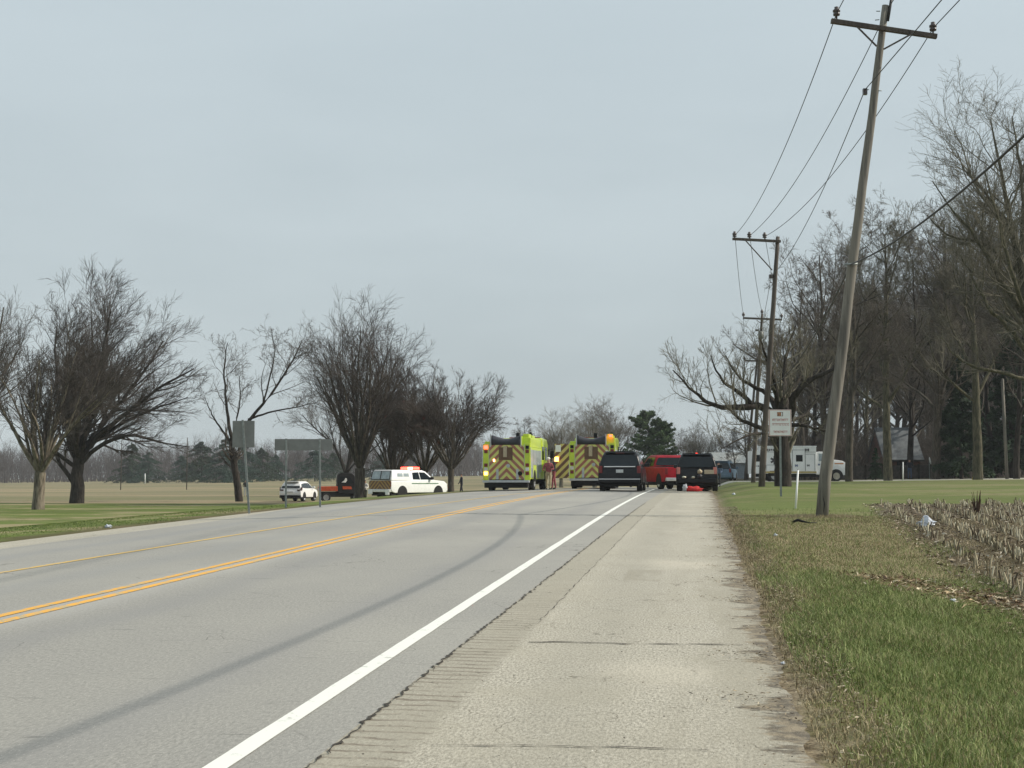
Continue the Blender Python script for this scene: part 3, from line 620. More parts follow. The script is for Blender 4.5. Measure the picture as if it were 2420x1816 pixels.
_tb = mktree('tallest bare tree, its crooked limbs reaching in from the right edge', TB, limbs(91, [
    ([(0, 0, -.3), lt(2448, 950), lt(2436, 760), lt(2412, 600), lt(2385, 470), lt(2362, 340), lt(2335, 190)], .46, .04),
    ([lt(2430, 720), lt(2385, 650, -1), lt(2335, 565, -1.5), lt(2292, 480, -2), lt(2240, 430, -2), lt(2192, 350, -2)], .20, .03),
    ([lt(2412, 600), lt(2350, 530, 1), lt(2290, 505, 1.5), lt(2230, 500, 2), lt(2180, 440, 2)], .19, .03),
    ([lt(2405, 570), lt(2418, 430, -1), lt(2405, 290, -1), lt(2388, 180, -1)], .17, .03),
    ([lt(2440, 820), lt(2385, 740, -1), lt(2335, 690, -2), lt(2295, 610, -2), lt(2262, 545, -2)], .18, .03),
    ([lt(2440, 790), lt(2480, 640, 1), lt(2500, 440, 1), lt(2490, 300, 1)], .22, .04),
    ([lt(2446, 880), lt(2370, 850, -1), lt(2310, 845, -2), lt(2250, 815, -2.5), lt(2215, 760, -2.5)], .15, .03),
    ([lt(2385, 480), lt(2330, 390, 2), lt(2275, 330, 2.5), lt(2245, 265, 2.5)], .13, .02),
    ([lt(2400, 560), lt(2440, 450, 2), lt(2450, 330, 2), lt(2430, 220, 2)], .15, .03),
    ([lt(2425, 700), lt(2400, 640, -3), lt(2370, 520, -4), lt(2340, 400, -5), lt(2320, 320, -5)], .16, .03)], .5,
    [dict(nc=15, k=7, ang=46, av=14, lr=.36, lt=.4, u0=.18, rr=.45, wan=.17, up=.10, tip=.25, n=4),
     dict(nc=9, k=4, ang=40, av=13, lr=.5, lt=.35, u0=.15, rr=.5, wan=.2, up=.08, tip=.35, n=3, rmin=.008),
     dict(nc=6, k=3, ang=38, av=13, lr=.5, lt=.3, u0=.1, rr=.6, wan=.24, up=.05, tip=.6, n=3, rmin=.0075)]), 1, (BARK_G, TWIG_G), 'tall bare trees of the wood on the right'); _tb.scale = (.96, .96, .90)
for px, yt, D, k, lab in wood_list:
    src, H = kinds[k]; loc = at(px, D); h = (HY - yt) / F * D + CZ - loc.z
    copy_tree(src, loc, rr.uniform(0, 6.28), h / H / .98, lab, WG)
depth = ['second', 'third', 'fourth', 'fifth']
for i in range(28):
    px = 1888 + i * 20 + rr.uniform(-12, 12); D = rr.choice((140, 155, 172, 190, 215)) + rr.uniform(-6, 6); k = rr.randrange(4); src, H = kinds[k]
    yt = 700 - (px - 1880) * .22 + rr.uniform(-40, 90); loc = at(px, D); h = (HY - yt) / F * D + CZ - loc.z
    copy_tree(src, loc, rr.uniform(0, 6.28), h / H / .98, 'bare tree deep in the wood on the right, behind the front row of trees', 'bare trees deep in the wood on the right')
# trees beyond the vehicles
BG = 'bare trees far behind the fire engines'
for px, yt, D, k, lab in ((1326, 980, 230, 4, 'far bare tree above the gap between the two fire engines'), (1405, 962, 250, 4, 'far bare tree above the hose bed of the rear engine, left of the pair'),
                          (1452, 955, 255, 5, 'far bare tree above the hose bed of the rear engine, right of the pair'), (1242, 1000, 300, 3, 'small far bare tree above the left engine'),
                          (1290, 1025, 260, 5, 'low far bare tree right of the left engine'), (1625, 1012, 240, 5, 'low bare tree over the red pickup'), (1660, 1014, 220, 4, 'low bare tree over the black pickup-side vehicle'),
                          (1700, 1035, 230, 3, 'low bare tree left of the row of utility poles'), (1490, 1020, 262, 3, 'low bare tree just left of the green pine'), (1738, 1020, 160, 3, 'bare tree behind the row of utility poles'), (1765, 985, 150, 1, 'bare tree behind the rear of the ambulance')):
    src, H = kinds[k]; loc = at(px, D); h = (HY - yt) / F * D + CZ - loc.z; lab = lab.replace('pickup-side vehicle', 'vehicle with the tan plate')
    o = copy_tree(src, loc, rr.uniform(0, 6.28), h / H / .98, lab, BG); o.scale = (h / H * 1.5, h / H * 1.5, h / H / .98)
for o, H in kinds:
    for c in list(o.children): bpy.data.objects.remove(c)
    bpy.data.objects.remove(o)

# underbrush and distant woods: masses nobody could count
def brush(name, spots, m, seed, hh, dens):
    rg = np.random.default_rng(seed); n = len(spots); p = np.array([(x, y, gz(x, y) - .1) for x, y in spots]); 
    d = np.stack([rg.normal(0, .28, n), rg.normal(0, .28, n), np.ones(n)], 1)
    lv = grow(p, d, rg.uniform(.5, 1.1, n) * hh, np.full(n, .012 * hh), [dict(k=5, wan=.1, up=.05, tip=.3, n=3), dict(nc=dens, k=4, ang=34, av=12, lr=.5, lt=.4, u0=.1, rr=.6, wan=.15, up=.08, tip=.3, n=3, rmin=.012),
        dict(nc=dens, k=3, ang=34, av=12, lr=.5, lt=.3, u0=.1, rr=.6, wan=.2, up=.05, tip=.4, n=3, rmin=.011)], rg)
    o = link(name, tubes(name, lv), m); return o
sp = []
for i in range(1900):
    D = rr.uniform(131, 200); px = rr.uniform(1800, 2440)
    if D < 143 and 2060 < px < 2200: continue
    sp.append(((px - CX) / F * D, D))
tag(brush('underbrush', sp, TWIG, 3, 4.6, 7), 'dark thicket of bare stems filling the wood behind the fence', 'underbrush', kind='stuff')
sp = []
for i in range(2600):
    D = rr.uniform(440, 640); px = rr.uniform(-60, 1330); sp.append(((px - CX) / F * D, D))
DW = paint('distant_bare_wood', (.090, .078, .074), .95, 0, .3, .05, spec=.1)
tag(brush('distant_wood', sp, DW, 4, 11.5, 7), 'low grey bare wood along the far side of the field', 'distant wood', kind='stuff')

# conifers
def conifer(label, loc, H, W, seed, m, name='spruce_tree', group=None, pine=False, first=.08):
    rg = np.random.default_rng(seed); o = thing(name, label, 'tree', loc, 0, group)
    tp = np.array([[[0, 0, -.2], [0, 0, H * .3], [.02 * H, 0, H * .7], [0, 0, H * .98]]]); link('trunk', tubes('trunk', [(tp, np.array([[.03, .024, .012, .003]]) * H * .55, 6)]), BARK_D, o, True)
    nb = int(85 if not pine else 60); z = H * (first + (1 - first) * rg.random(nb) ** (.9 if pine else 1.1)); az = rg.random(nb) * 6.283
    u = (z / H); Lb = W / 2 * ((1 - u) ** .75 + .06 if not pine else np.sqrt(np.clip(1 - (u * 1.25 - .32) ** 2, .05, 1))) * rg.uniform(.6, 1.1, nb)
    V = []; Tq = []
    nl = 150 if not pine else 190; n = nb * nl; bi = np.repeat(np.arange(nb), nl); f = rg.random(n) ** .7; r = f * Lb[bi]
    droop = (-.25 if not pine else .22) * r * f
    side = rg.normal(0, .13, n) * (Lb[bi] * .55 + .2) * (1 - .4 * f); c = np.stack([np.cos(az[bi]) * r - np.sin(az[bi]) * side, np.sin(az[bi]) * r + np.cos(az[bi]) * side, z[bi] + droop + rg.normal(0, .012 * H, n)], 1)
    sz = H * .018 * rg.uniform(.5, 1.3, n)[:, None]; a = unit(rg.normal(size=(n, 3)) + np.stack([np.cos(az[bi]), np.sin(az[bi]), 0 * f], 1)); b = perp(a, rg)
    V = np.stack([c - a * sz - b * sz * .35, c + a * sz * 1.2, c - a * sz * .6 + b * sz * .6], 1).reshape(-1, 3)
    link('crown', npmesh('crown', V, None, np.arange(n * 3).reshape(-1, 3)), m, o); return o
for i, (px, yt, D, W) in enumerate(((312, 1058, 360, 9), (352, 1078, 350, 10), (430, 1085, 380, 8), (478, 1052, 350, 11), (532, 1048, 330, 10), (578, 1060, 340, 10), (620, 1068, 350, 9), (650, 1082, 360, 8), (745, 1072, 330, 13), (790, 1078, 350, 10), (900, 1082, 360, 9))):
    loc = at(px, D); h = (HY - yt) / F * D + CZ - loc.z
    conifer(['dark evergreen left of the pair beyond the field', 'short round evergreen right beside the first one beyond the field', 'low evergreen half way between the far thin poles and the curved tree',
             'broad evergreen with a brownish lower right side', 'tall evergreen directly left of the curved tree trunk', 'evergreen seen behind the curved tree trunk', 'evergreen right of the square sign post', 'small evergreen left of the wide sign',
             'evergreen with layered branches under the wide sign', 'evergreen behind the orange utility vehicle', 'evergreen glimpsed behind the elm row'][i], loc, h * 1.12, W * 1.5, 300 + i, NEEDLE2 if i % 3 else NEEDLE, group='far evergreens beyond the field')
loc = at(1530, 190); conifer('broad green pine rising behind the red pickup', loc, 10.4, 7.6, 320, PINEN, 'pine_tree', pine=True, first=.2)
loc = at(1562, 190); conifer('lower green pine crown joined to the right of the broad one', loc, 9.4, 6.2, 321, PINEN, 'pine_tree', pine=True, first=.2)
for i, (px, yt, D, W) in enumerate(((2270, 830, 118, 5.5), (2330, 900, 128, 5), (2250, 1000, 126, 4), (2390, 720, 122, 6), (2068, 1060, 116, 1.6))):
    loc = at(px, D); h = (HY - yt) / F * D + CZ - loc.z
    conifer(['tall dark evergreen in the wood left of the yellow guy marker', 'dark evergreen in the wood right of the yellow guy marker', 'small evergreen at the right end of the fence', 'dark evergreen at the right edge of the wood', 'dark ivy-like evergreen against the mossy trunk'][i], loc, h, W, 340 + i, NEEDLE, group='dark evergreens in the wood')

# ------------------------------------------------------------------ haze later; built structures in the wood
BRICK = paint('brown_brick', (.12, .055, .04), .9, 0, .3, 5); SHING = paint('grey_shingles', (.12, .13, .135), .9, 0, .2, 3); WDARK = paint('dark_fence_boards', (.065, .055, .048), .9, 0, .35, 4)
D = 134; x0 = (2088 - CX) / F * D; x1 = (2178 - CX) / F * D; zb = gz(x1, D)
o = thing('brick_house', 'small brown brick house with a steep grey roof behind the fence', 'house', (0, 0, 0))
MB().box(x0, x1 - .2, D, D + 6, zb - .3, zb + 1.9).build('wall', BRICK, o)
m = MB().slab([(D - .4, zb + 1.75), (D + 3.0, zb + 4.9), (D + 6.4, zb + 1.75), (D + 6.2, zb + 1.6), (D + 3, zb + 4.7), (D - .2, zb + 1.6)], lambda x, z: (x1 - x0) / 2 + .1)
m.V = [(y + (x0 + x1) / 2, x, z) for x, y, z in m.V]; m.build('roof', SHING, o)
for X in (x0, x1 - .2): MB().plate([(X, D, zb + 1.9), (X, D + 3, zb + 4.6), (X, D + 6, zb + 1.9)], (.02, 0, 0)).build('gable', BRICK, o)
MB().box(x0 + 1.2, x0 + 2.2, D - .04, D + .02, zb + .7, zb + 1.6).build('window', GLASS, o)
# fence
o = thing('board_fence', 'long low dark board fence in front of the wood', 'fence')
D = 127; X0, X1 = (1960 - CX) / F * D, (2268 - CX) / F * D
for i, X in enumerate(np.arange(X0, X1, 1.58)):
    z = gz(X, D); MB().box(X - .07, X + .07, D - .09, D + .05, z - .2, z + 1.32).build('post', BARK_D, o)
    if X + 1.58 < X1 + .5:
        m = MB(); 
        for k in range(6): z2 = gz(X + .8, D); m.box(X + .072, X + 1.505, D - .02 - .008 * (k % 2), D + .02, z2 + .04 + k * .2, z2 + .235 + k * .2)
        m.build('board_panel', WDARK, o)
# satellite dish, poles and guy marker
WHITE = paint('white_plastic', (.78, .78, .76), .5, 0, .06)
def lathe(prof, n=16):
    m = MB(); v = []; f = []
    for r, z in prof: v += [(r * math.cos(2 * math.pi * k / n), r * math.sin(2 * math.pi * k / n), z) for k in range(n)]
    for i in range(len(prof) - 1): f += [(i * n + k, i * n + (k + 1) % n, (i + 1) * n + (k + 1) % n, (i + 1) * n + k) for k in range(n)]
    return m.add(v, f)
q = P(2196, 1090, 126); zg = gz(q.x, 126); o = thing('satellite_dish', 'white satellite dish above the fence beside the grey roof', 'satellite dish', (q.x, 126, zg))
MB().tube([(0, 0, 0), (0, 0, q.z - zg)], .035, 8).build('mast', GALV, o)
m = lathe([(0.01, .0), (.2, .02), (.36, .09), (.365, .075), (.2, 0.0), (.01, -.02)]); R = Matrix.Rotation(math.radians(-60), 4, 'Y') @ Matrix.Rotation(math.radians(0), 4, 'X')
R = Matrix.Translation((0, -.08, q.z - zg)) @ Matrix.Rotation(math.radians(42), 4, 'Z') @ Matrix.Rotation(math.radians(75), 4, 'X') @ Matrix.Rotation(math.radians(25), 4, 'Y'); m.V = [tuple(R @ Vector(v)) for v in m.V]; m.build('dish', WHITE, o, smooth_=True)
MB().tube([(0, -.1, q.z - zg - .3), (.06, -.45, q.z - zg - .05)], .02, 6).build('arm', GALV, o)
def stake(px, py0, py1, D, r, name, label, cat, m, px1=None, tipm=None):
    b = P(px, py0, D); z = gz(b.x, D); t = P(px if px1 is None else px1, py1, D); o = thing(name, label, cat, (b.x, D, z))
    MB().tube([(0, 0, -.2), (t.x - b.x, 0, t.z - z)], [r, r * .85], 10).build('post', m, o, smooth_=True)
    MB().ball((t.x - b.x, 0, t.z - z), r * .95, (1, 1, .6), 8, 4).build('cap', tipm or m, o, smooth_=True); return o
q = hit(1879, 1203); stake(1879, 1203, 1111, q.y, .030, 'marker_post', 'slim white marker post in the grass left of the leaning pole', 'marker post', WHITE, 1886, BARK)
stake(2134, 1141, 1093, 106, .045, 'marker_post', 'white marker post beside the gravel drive, before the fence', 'marker post', WHITE)
stake(2380, 1132, 897, 112, .13, 'wooden_pole', 'slim pale grey pole among the trees near the right edge', 'pole', POLE, 2369)
stake(2296, 1134, 1072, 110, .05, 'guy_marker', 'slanting yellow guy wire marker at the edge of the wood', 'guy marker', paint('dull_yellow', (.30, .22, .03), .6), 2316)
for i, (px, py, yt, D) in enumerate(((285, 1158, 1040, 215), (441, 1157, 1035, 215), (343, 1137, 1120, 330))):
    stake(px, py, yt, D, (.07, .07, .1)[i], 'field_pole', ['thin leaning pole standing alone in the brown field, left one', 'thin pole in the brown field right of the broad black tree', 'short pale post before the far evergreens'][i], 'pole', (BARK, BARK, WHITE)[i], px + (3, 2, 0)[i])

# ------------------------------------------------------------------ utility poles and wires
def insul(pos, o, sc=1.):
    m = lathe([(.02, -.12), (.02, 0), (.075, .01), (.08, .05), (.05, .075), (.085, .09), (.085, .13), (.045, .16), (.05, .2), (.0, .22)], 10)
    m.V = [(x * sc + pos[0], y * sc + pos[1], z * sc + pos[2]) for x, y, z in m.V]; return m.build('insulator', PORC, o, smooth_=True)
def ptub(name, pts, r, m, o, n=12): return MB().tube(pts, r, n).build(name, m, o, smooth_=True)
D1, D2, D3, D4 = 33., 66., 99., 132.
def upole(label, px, D, topx, topy, r0, r1, m):
    b = at(px, D); t = P(topx, topy, D) - b; o = thing('utility_pole', label, 'utility pole', b, 0, 'utility poles along the road')
    N = 14; rg = random.Random(int(px)); pts = [(t.x * k / N + rg.uniform(-.012, .012), rg.uniform(-.01, .01), -.4 if k == 0 else t.z * k / N) for k in range(N + 1)]
    ptub('pole', pts, [r0 + (r1 - r0) * k / N for k in range(N + 1)], m, o, 16); return o, b, t
# pole 1
q = hit(1936, 1223); D1 = q.y
o, b, t = upole('grey weathered wooden pole leaning right, nearest, with a crossarm at its top', 1936, D1, 2093, 14, .155, .085, POLE)
def L1(px, py, dy=0): return tuple(P(px, py, D1 + dy) - b)
def arm(o, A, B, h, m, name='crossarm'):
    A, B = Vector(A), Vector(B); u = (B - A).normalized(); n = Vector((-u.z, 0, u.x)) * h / 2; y = Vector((0, h / 2, 0))
    v = [A - n - y, B - n - y, B + n - y, A + n - y, A - n + y, B - n + y, B + n + y, A + n + y]
    return MB().add(v, [(0, 1, 2, 3), (7, 6, 5, 4), (0, 4, 5, 1), (1, 5, 6, 2), (2, 6, 7, 3), (3, 7, 4, 0)]).build(name, m, o, .01)
dy = -.15
arm(o, L1(1964, 50, dy), L1(2214, 87, dy), .115, POLE_D)
for A, B in (((2027, 65), (2072, 110)), ((2152, 82), (2088, 117))): arm(o, L1(*A, dy - .07), L1(*B, dy - .07), .04, POLE_D, 'brace')
insul(L1(1977, 38, dy), o, 1.1); insul(L1(2205, 74, dy), o, 1.1)
ptub('conduit', [L1(2098, 50, -.08), L1(2103, 20, -.08), L1(2107, -6, -.1)], .035, WIREM, o)
for A, B in (((2080, 27), (2071, 27)), ((2078, 47), (2068, 48)), ((2074, 215), (2084, 215)), ((2053, 212), (2044, 214))): ptub('bolt', [L1(*A, -.06), L1(*B, -.06)], .012, GALV, o, 6)
MB().box(-.05, .05, -.05, .05, -.09, .06).build('neutral_bracket', PORC, o).location = L1(2044, 216, -.06)
# the split at its foot
ptub('weathering_split', [L1(1946, 1212, -.160), L1(1949, 1190, -.152), L1(1944, 1172, -.152)], [.004, .013, .002], UNDER, o, 6)
# pole 2
D2 = 66.
o2, b2, t2 = upole('brown wooden pole with a one-sided crossarm, second along the road', 1797.5, D2, 1838, 560, .16, .09, POLE_D)
def L2(px, py, dy=0): return tuple(P(px, py, D2 + dy) - b2)
arm(o2, L2(1731, 565, -.14), L2(1845, 571, -.14), .12, POLE_D); arm(o2, L2(1762, 569, -.2), L2(1825, 639, -.2), .05, POLE_D, 'brace')
for px in (1736, 1771, 1807): insul(L2(px, 560.5 + (px - 1736) * .035, -.14), o2, 1.25)
MB().box(-.09, .09, -.08, .08, -.09, .09).build('neutral_bracket', PORC, o2).location = L2(1822, 654, -.06)
# pole 3 with transformer
b3 = at(1776, 99.)
o3, b3, t3 = upole('dark pole with a balanced crossarm and a small transformer, third along the road', 1778, 99., 1801, 742, .16, .085, POLE_D)
def L3(px, py, dy=0): return tuple(P(px, py, 99. + dy) - b3)
arm(o3, L3(1756, 752, -.14), L3(1848, 756, -.14), .13, POLE_D)
for A, B in (((1788, 757), (1798, 764)), ((1814, 757), (1803, 764))): arm(o3, L3(*A, -.22), L3(*B, -.22), .04, POLE_D, 'brace')
for px, py in ((1757, 748), (1801, 741), (1847, 751)): insul(L3(px, py, -.14 if px != 1801 else 0), o3, 1.3)
MB().tube([L3(1798, 801, -.3), L3(1798.5, 783, -.3)], .17, 12).build('transformer', SIGN_BACK, o3, smooth_=True)
MB().box(-.12, .12, -.05, .05, -.06, .06).build('cutout_switch', PORC, o3).location = L3(1789, 781, -.2)
# pole 4
o4, b4, t4 = upole('small far pole with a short crossarm, fourth along the road', 1760, 132., 1790, 846, .16, .09, POLE_D)
def L4(px, py): return tuple(P(px, py, 132.) - b4)
arm(o4, (L4(1759, 853)[0], -.15, L4(1759, 853)[2]), (L4(1822, 855)[0], -.15, L4(1822, 855)[2]), .14, POLE_D)
for px in (1760, 1790, 1821): insul(L4(px, 851), o4, 1.3)
def wire(label, pts, r, sag):
    out = []
    for A, B, sg in zip(pts[:-1], pts[1:], sag):
        A, B = Vector(A), Vector(B)
        for k in range(25 if B is not pts[-1] else 25):
            u = k / 24; p_ = A.lerp(B, u); p_.z -= 4 * sg * u * (1 - u); out.append(p_)
    o = MB().tube(out, r, 6).build('power_line', WIREM, None, smooth_=True); tag(o, label, 'power line', 'overhead wires'); return o
def prior(A, X0, z0): return (X0, -6, z0)
A1 = P(1978, 30, D1 + dy); A2 = P(2207, 65, D1 + dy); A3 = P(2100, 18, D1)
R_ = .0125
wire('overhead wire on the left insulators of the poles', [(5.4, -6, A1.z + .1), A1, P(1737, 556, 66), P(1757, 745, 99), P(1760, 848, 132)], R_, (.2, .75, .45, .5))
wire('overhead wire from the top of the nearest pole', [(6.9, -6, A3.z + .1), A3, P(1772, 557, 66), P(1801, 737, 99), P(1790, 844, 132)], R_, (.2, .75, .45, .5))
wire('overhead wire on the right insulators of the poles', [(9.9, -6, A2.z + .1), A2, P(1808, 559, 66), P(1847, 748, 99), P(1821, 849, 132)], R_, (.2, .75, .45, .5))
N1 = P(2044, 213, D1 - .06); wire('neutral wire on the side brackets of the poles', [(7.7, -6, N1.z + .2), N1, P(1822, 654, 66), P(1790, 792, 99)], .012, (.2, .6, .5))
C1 = P(2011, 625, D1 - .17); wire('thick sagging telephone cable crossing the trees', [(3.6, -6, C1.z + .05), C1, P(1820, 912, 66), P(1786, 985, 99)], .0185, (1.07, .6, .5))
ptub('cable_clamp', [tuple(C1 - b + Vector((-.16, 0, -.01))), tuple(C1 - b + Vector((.16, 0, .01)))], .03, GALV, o, 8)

# ------------------------------------------------------------------ signs
def panel_sign(name, label, px0, px1, y0, y1, posts, D, m, ground_y):
    c = ((px0 + px1) / 2 - CX) / F * D; o = thing(name, label, 'road sign', (c, D, gz(c, D)))
    b_ = Vector(o.location); A = P(px0, y1, D) - b_; B = P(px1, y0, D) - b_
    MB().box(A.x, B.x, -.008, .008, A.z, B.z).build('panel', m, o, .004)
    for (xt, yt, xb) in posts:
        T = P(xt, yt, D) - b_; Bm = P(xb, ground_y, D) - b_; zb_ = gz(b_.x + Bm.x, D) - b_.z
        m2 = MB().box(-.028, .028, -.02, .015, 0, 1); m2.V = [(Bm.x + (T.x - Bm.x) * z + x, y - .032, zb_ - .2 + (T.z - zb_ + .2) * z) for x, y, z in m2.V]; m2.build('post', GALV, o)
        for zz_ in (.3, .8): MB().tube([(T.x, -.052, A.z + (B.z - A.z) * zz_), (T.x, -.064, A.z + (B.z - A.z) * zz_)], .012, 8).build('bolt', CHROME, o)
    return o
q = hit(590, 1214); panel_sign('road_sign', 'grey back of a nearly square sign on one leaning post at the road edge', 549, 602, 995, 1058, [(574, 993, 591)], q.y, SIGN_BACK, 1214)
q = hit(716, 1200); panel_sign('road_sign', 'grey back of a long low sign on two thin posts at the road edge', 649, 786, 1038, 1065, [(677, 1037, 676), (756, 1037, 757)], q.y, SIGN_BACK, 1200)
# white sign facing the road on the right
q = hit(1845, 1174); DS = q.y; c = (1843.5 - CX) / F * DS; o = thing('notice_sign', 'white upright sign with a thin red border and red lettering on a grey post', 'road sign', (c, DS, gz(c, DS)))
b_ = Vector(o.location); A = P(1817.5, 1031, DS) - b_; B = P(1870, 968.5, DS) - b_
SW = paint('sign_white', (.80, .80, .77), .5, 0, .04); SRED = paint('sign_red_print', (.42, .045, .035), .6, 0, .2, 60); SOR = paint('sign_orange_print', (.50, .22, .09), .6, 0, .3, 60); SBL = paint('sign_dark_print', (.10, .06, .05), .6)
MB().box(A.x, B.x, 0, .012, A.z, B.z).build('panel', SW, o, .003)
W_, H_ = B.x - A.x, B.z - A.z
def U(u, v): return A.x + W_ * u, A.z + H_ * v
m = MB()
for (u0, v0, u1, v1) in ((.015, .01, .04, .99), (.96, .01, .985, .99), (.04, .01, .96, .028), (.04, .972, .96, .99)): a_, b2_ = U(u0, v0), U(u1, v1); m.box(a_[0], b2_[0], -.004, .0, a_[1], b2_[1])
m.build('border', paint('sign_pink_border', (.45, .20, .17), .6), o)
m = MB(); 
for r_ in ((.37, .75, .385, .90), (.37, .89, .63, .905), (.37, .75, .62, .765), (.60, .75, .63, .905), (.42, .80, .47, .85), (.40, .77, .44, .79), (.53, .77, .545, .89)): a_, b2_ = U(*r_[:2]), U(*r_[2:]); m.box(a_[0], b2_[0], -.005, .0, a_[1], b2_[1])
m.build('emblem', SBL, o); a_, b2_ = U(.385, .765), U(.53, .89); MB().box(a_[0], b2_[0], -.003, 0, a_[1], b2_[1]).build('emblem_field', SOR, o)
rg = random.Random(3)
for (v0, v1, u0, u1, mt) in ((.57, .655, .15, .84, SRED), (.40, .48, .15, .86, SRED), (.125, .20, .20, .80, SRED)):
    m = MB(); u = u0
    while u < u1 - .02:   # letter-like strokes: too small to be read in the photograph
        wl = rg.choice((.045, .055, .06)); 
        for (a0, c0, a1, c1) in rg.choice((((0, 0, .25, 1), (0, .8, 1, 1)), ((0, 0, .25, 1), (.75, 0, 1, 1), (0, .4, 1, .6)), ((0, 0, 1, .2), (0, .8, 1, 1), (0, 0, .25, 1)), ((.38, 0, .62, 1), (0, .8, .99, 1)))):
            p0 = U(u + a0 * wl * .8, v0 + c0 * (v1 - v0)); p1 = U(u + a1 * wl * .8, v0 + c1 * (v1 - v0)); m.box(p0[0], p1[0], -.004, 0, p0[1], p1[1])
        u += wl
    m.build('lettering', mt, o)
m = MB().box(-.035, .035, .014, .05, -.2, B.z - .03); m.V = [(x + .01 - .0 * z, y, z) for x, y, z in m.V]; m.build('post', GALV, o)

# ------------------------------------------------------------------ vehicles
def heading(az): return math.radians(90) - math.radians(az)
def wheel(o, x, y, r, wd, rim=ALLOY, nm='wheel'):
    sgn = 1 if y > 0 else -1
    m = lathe([(r * .62, -wd / 2), (r * .93, -wd / 2), (r, -wd / 2 + .03), (r, wd / 2 - .03), (r * .93, wd / 2), (r * .62, wd / 2), (r * .60, wd / 2 - .04), (.01, wd / 2 - .05)], 22)
    R = Matrix.Translation((x, y, r)) @ Matrix.Rotation(math.radians(-90 * sgn), 4, 'X'); m.V = [tuple(R @ Vector(v)) for v in m.V]; wh = m.build(nm, RUBBER, o, smooth_=False)
    m = lathe([(.01, wd / 2 - .01), (r * .14, wd / 2 - .01), (r * .18, wd / 2 - .03), (r * .50, wd / 2 - .035), (r * .58, wd / 2 - .005), (r * .63, wd / 2 + .002), (r * .63, wd / 2 - .04)], 22)
    for k in range(6):
        a = k * math.pi / 3; m2 = MB().box(-.035, .035, .1 * r, .56 * r, wd / 2 - .03, wd / 2 - .008); Q = Matrix.Rotation(a, 4, 'Z'); m.add([tuple(Q @ Vector(v)) for v in m2.V], m2.Fc)
    m.V = [tuple(R @ Vector(v)) for v in m.V]; m.build('rim', rim, wh)
def arch(m, x, W, r, z, n=14):
    for sg in (1, -1):
        pts = [(x + r * math.cos(a), sg * (W / 2 + .003), max(.0, z + r * math.sin(a))) for a in [math.pi * k / n for k in range(n + 1)]]
        pts = [(x + r, sg * (W / 2 + .003), z - .12)] + pts + [(x - r, sg * (W / 2 + .003), z - .12)]; m.plate(pts, (0, -sg * .22, 0))
def car(name, label, cat, loc, az, W, low, cab, wf_top, glass, wheels, r, m, belt, rim=ALLOY, back=None, front=None, rz_extra=0, group=None, gm=GLASS):
    """low/cab: side outlines (x,z); the cabin leans in from full width at the belt to wf_top at the roof"""
    o = thing(name, label, cat, loc, heading(az), group); zt = max(z for x, z in cab)
    hw = lambda x, z: W / 2 - (W / 2 - wf_top / 2) * max(0, (z - belt)) / (zt - belt)
    b = MB().slab(low, lambda x, z: W / 2 - .05 * max(0, .55 - z)); body = b.build('body', m, o, .05, True, 3)
    b = MB().slab(cab, lambda x, z: hw(x, z) - .015); b.build('cabin', m, o, .05, True, 3)
    u = MB().box(min(x for x, z in low) + .15, max(x for x, z in low) - .15, -W / 2 + .12, W / 2 - .12, .24, .5); arch(u, wheels[0], W, r * 1.22, r); arch(u, wheels[1], W, r * 1.22, r); u.build('underbody', UNDER, o)
    for g in glass:
        for sg in (1, -1):
            MB().plate([(x, sg * (hw(x, z) - .008), z) for x, z in g], (0, sg * .012, 0)).build('side_window', gm, o)
    def cross(nm, x0, z0, x1, z1, inset, mat_, t=.014):
        # a pane across the car between two heights
        w0, w1 = hw(x0, z0) - inset, hw(x1, z1) - inset; d = Vector((x1 - x0, 0, z1 - z0)).normalized(); nrm = Vector((d.z, 0, -d.x)); nrm = nrm if nrm.x * x0 > 0 else -nrm
        c = .12 * (z1 - z0); e = .1
        pts = [(x0 + d.x * c, -w0, z0 + d.z * c), (x0, -w0 + e, z0), (x0, w0 - e, z0), (x0 + d.x * c, w0, z0 + d.z * c), (x1 - d.x * c, w1, z1 - d.z * c), (x1, w1 - e, z1), (x1, -w1 + e, z1), (x1 - d.x * c, -w1, z1 - d.z * c)]
        return MB().plate([tuple(Vector(p) - nrm * .008) for p in pts], nrm * (t + .012)).build(nm, mat_, o, .004)
    if back: cross('rear_window', *back, .1, gm)
    if front: cross('windscreen', *front, .1, gm)
    for x in wheels:
        for y in (1, -1): wheel(o, x, y * (W / 2 - .13), r, .26, rim)
    return o, hw, cross
def mirrors(o, x, z, W, m):
    for sg in (1, -1): MB().box(x - .06, x + .08, sg * (W / 2) + (0 if sg > 0 else -.24), sg * (W / 2) + (.24 if sg > 0 else 0), z, z + .19).build('side_mirror', m, o, .03)

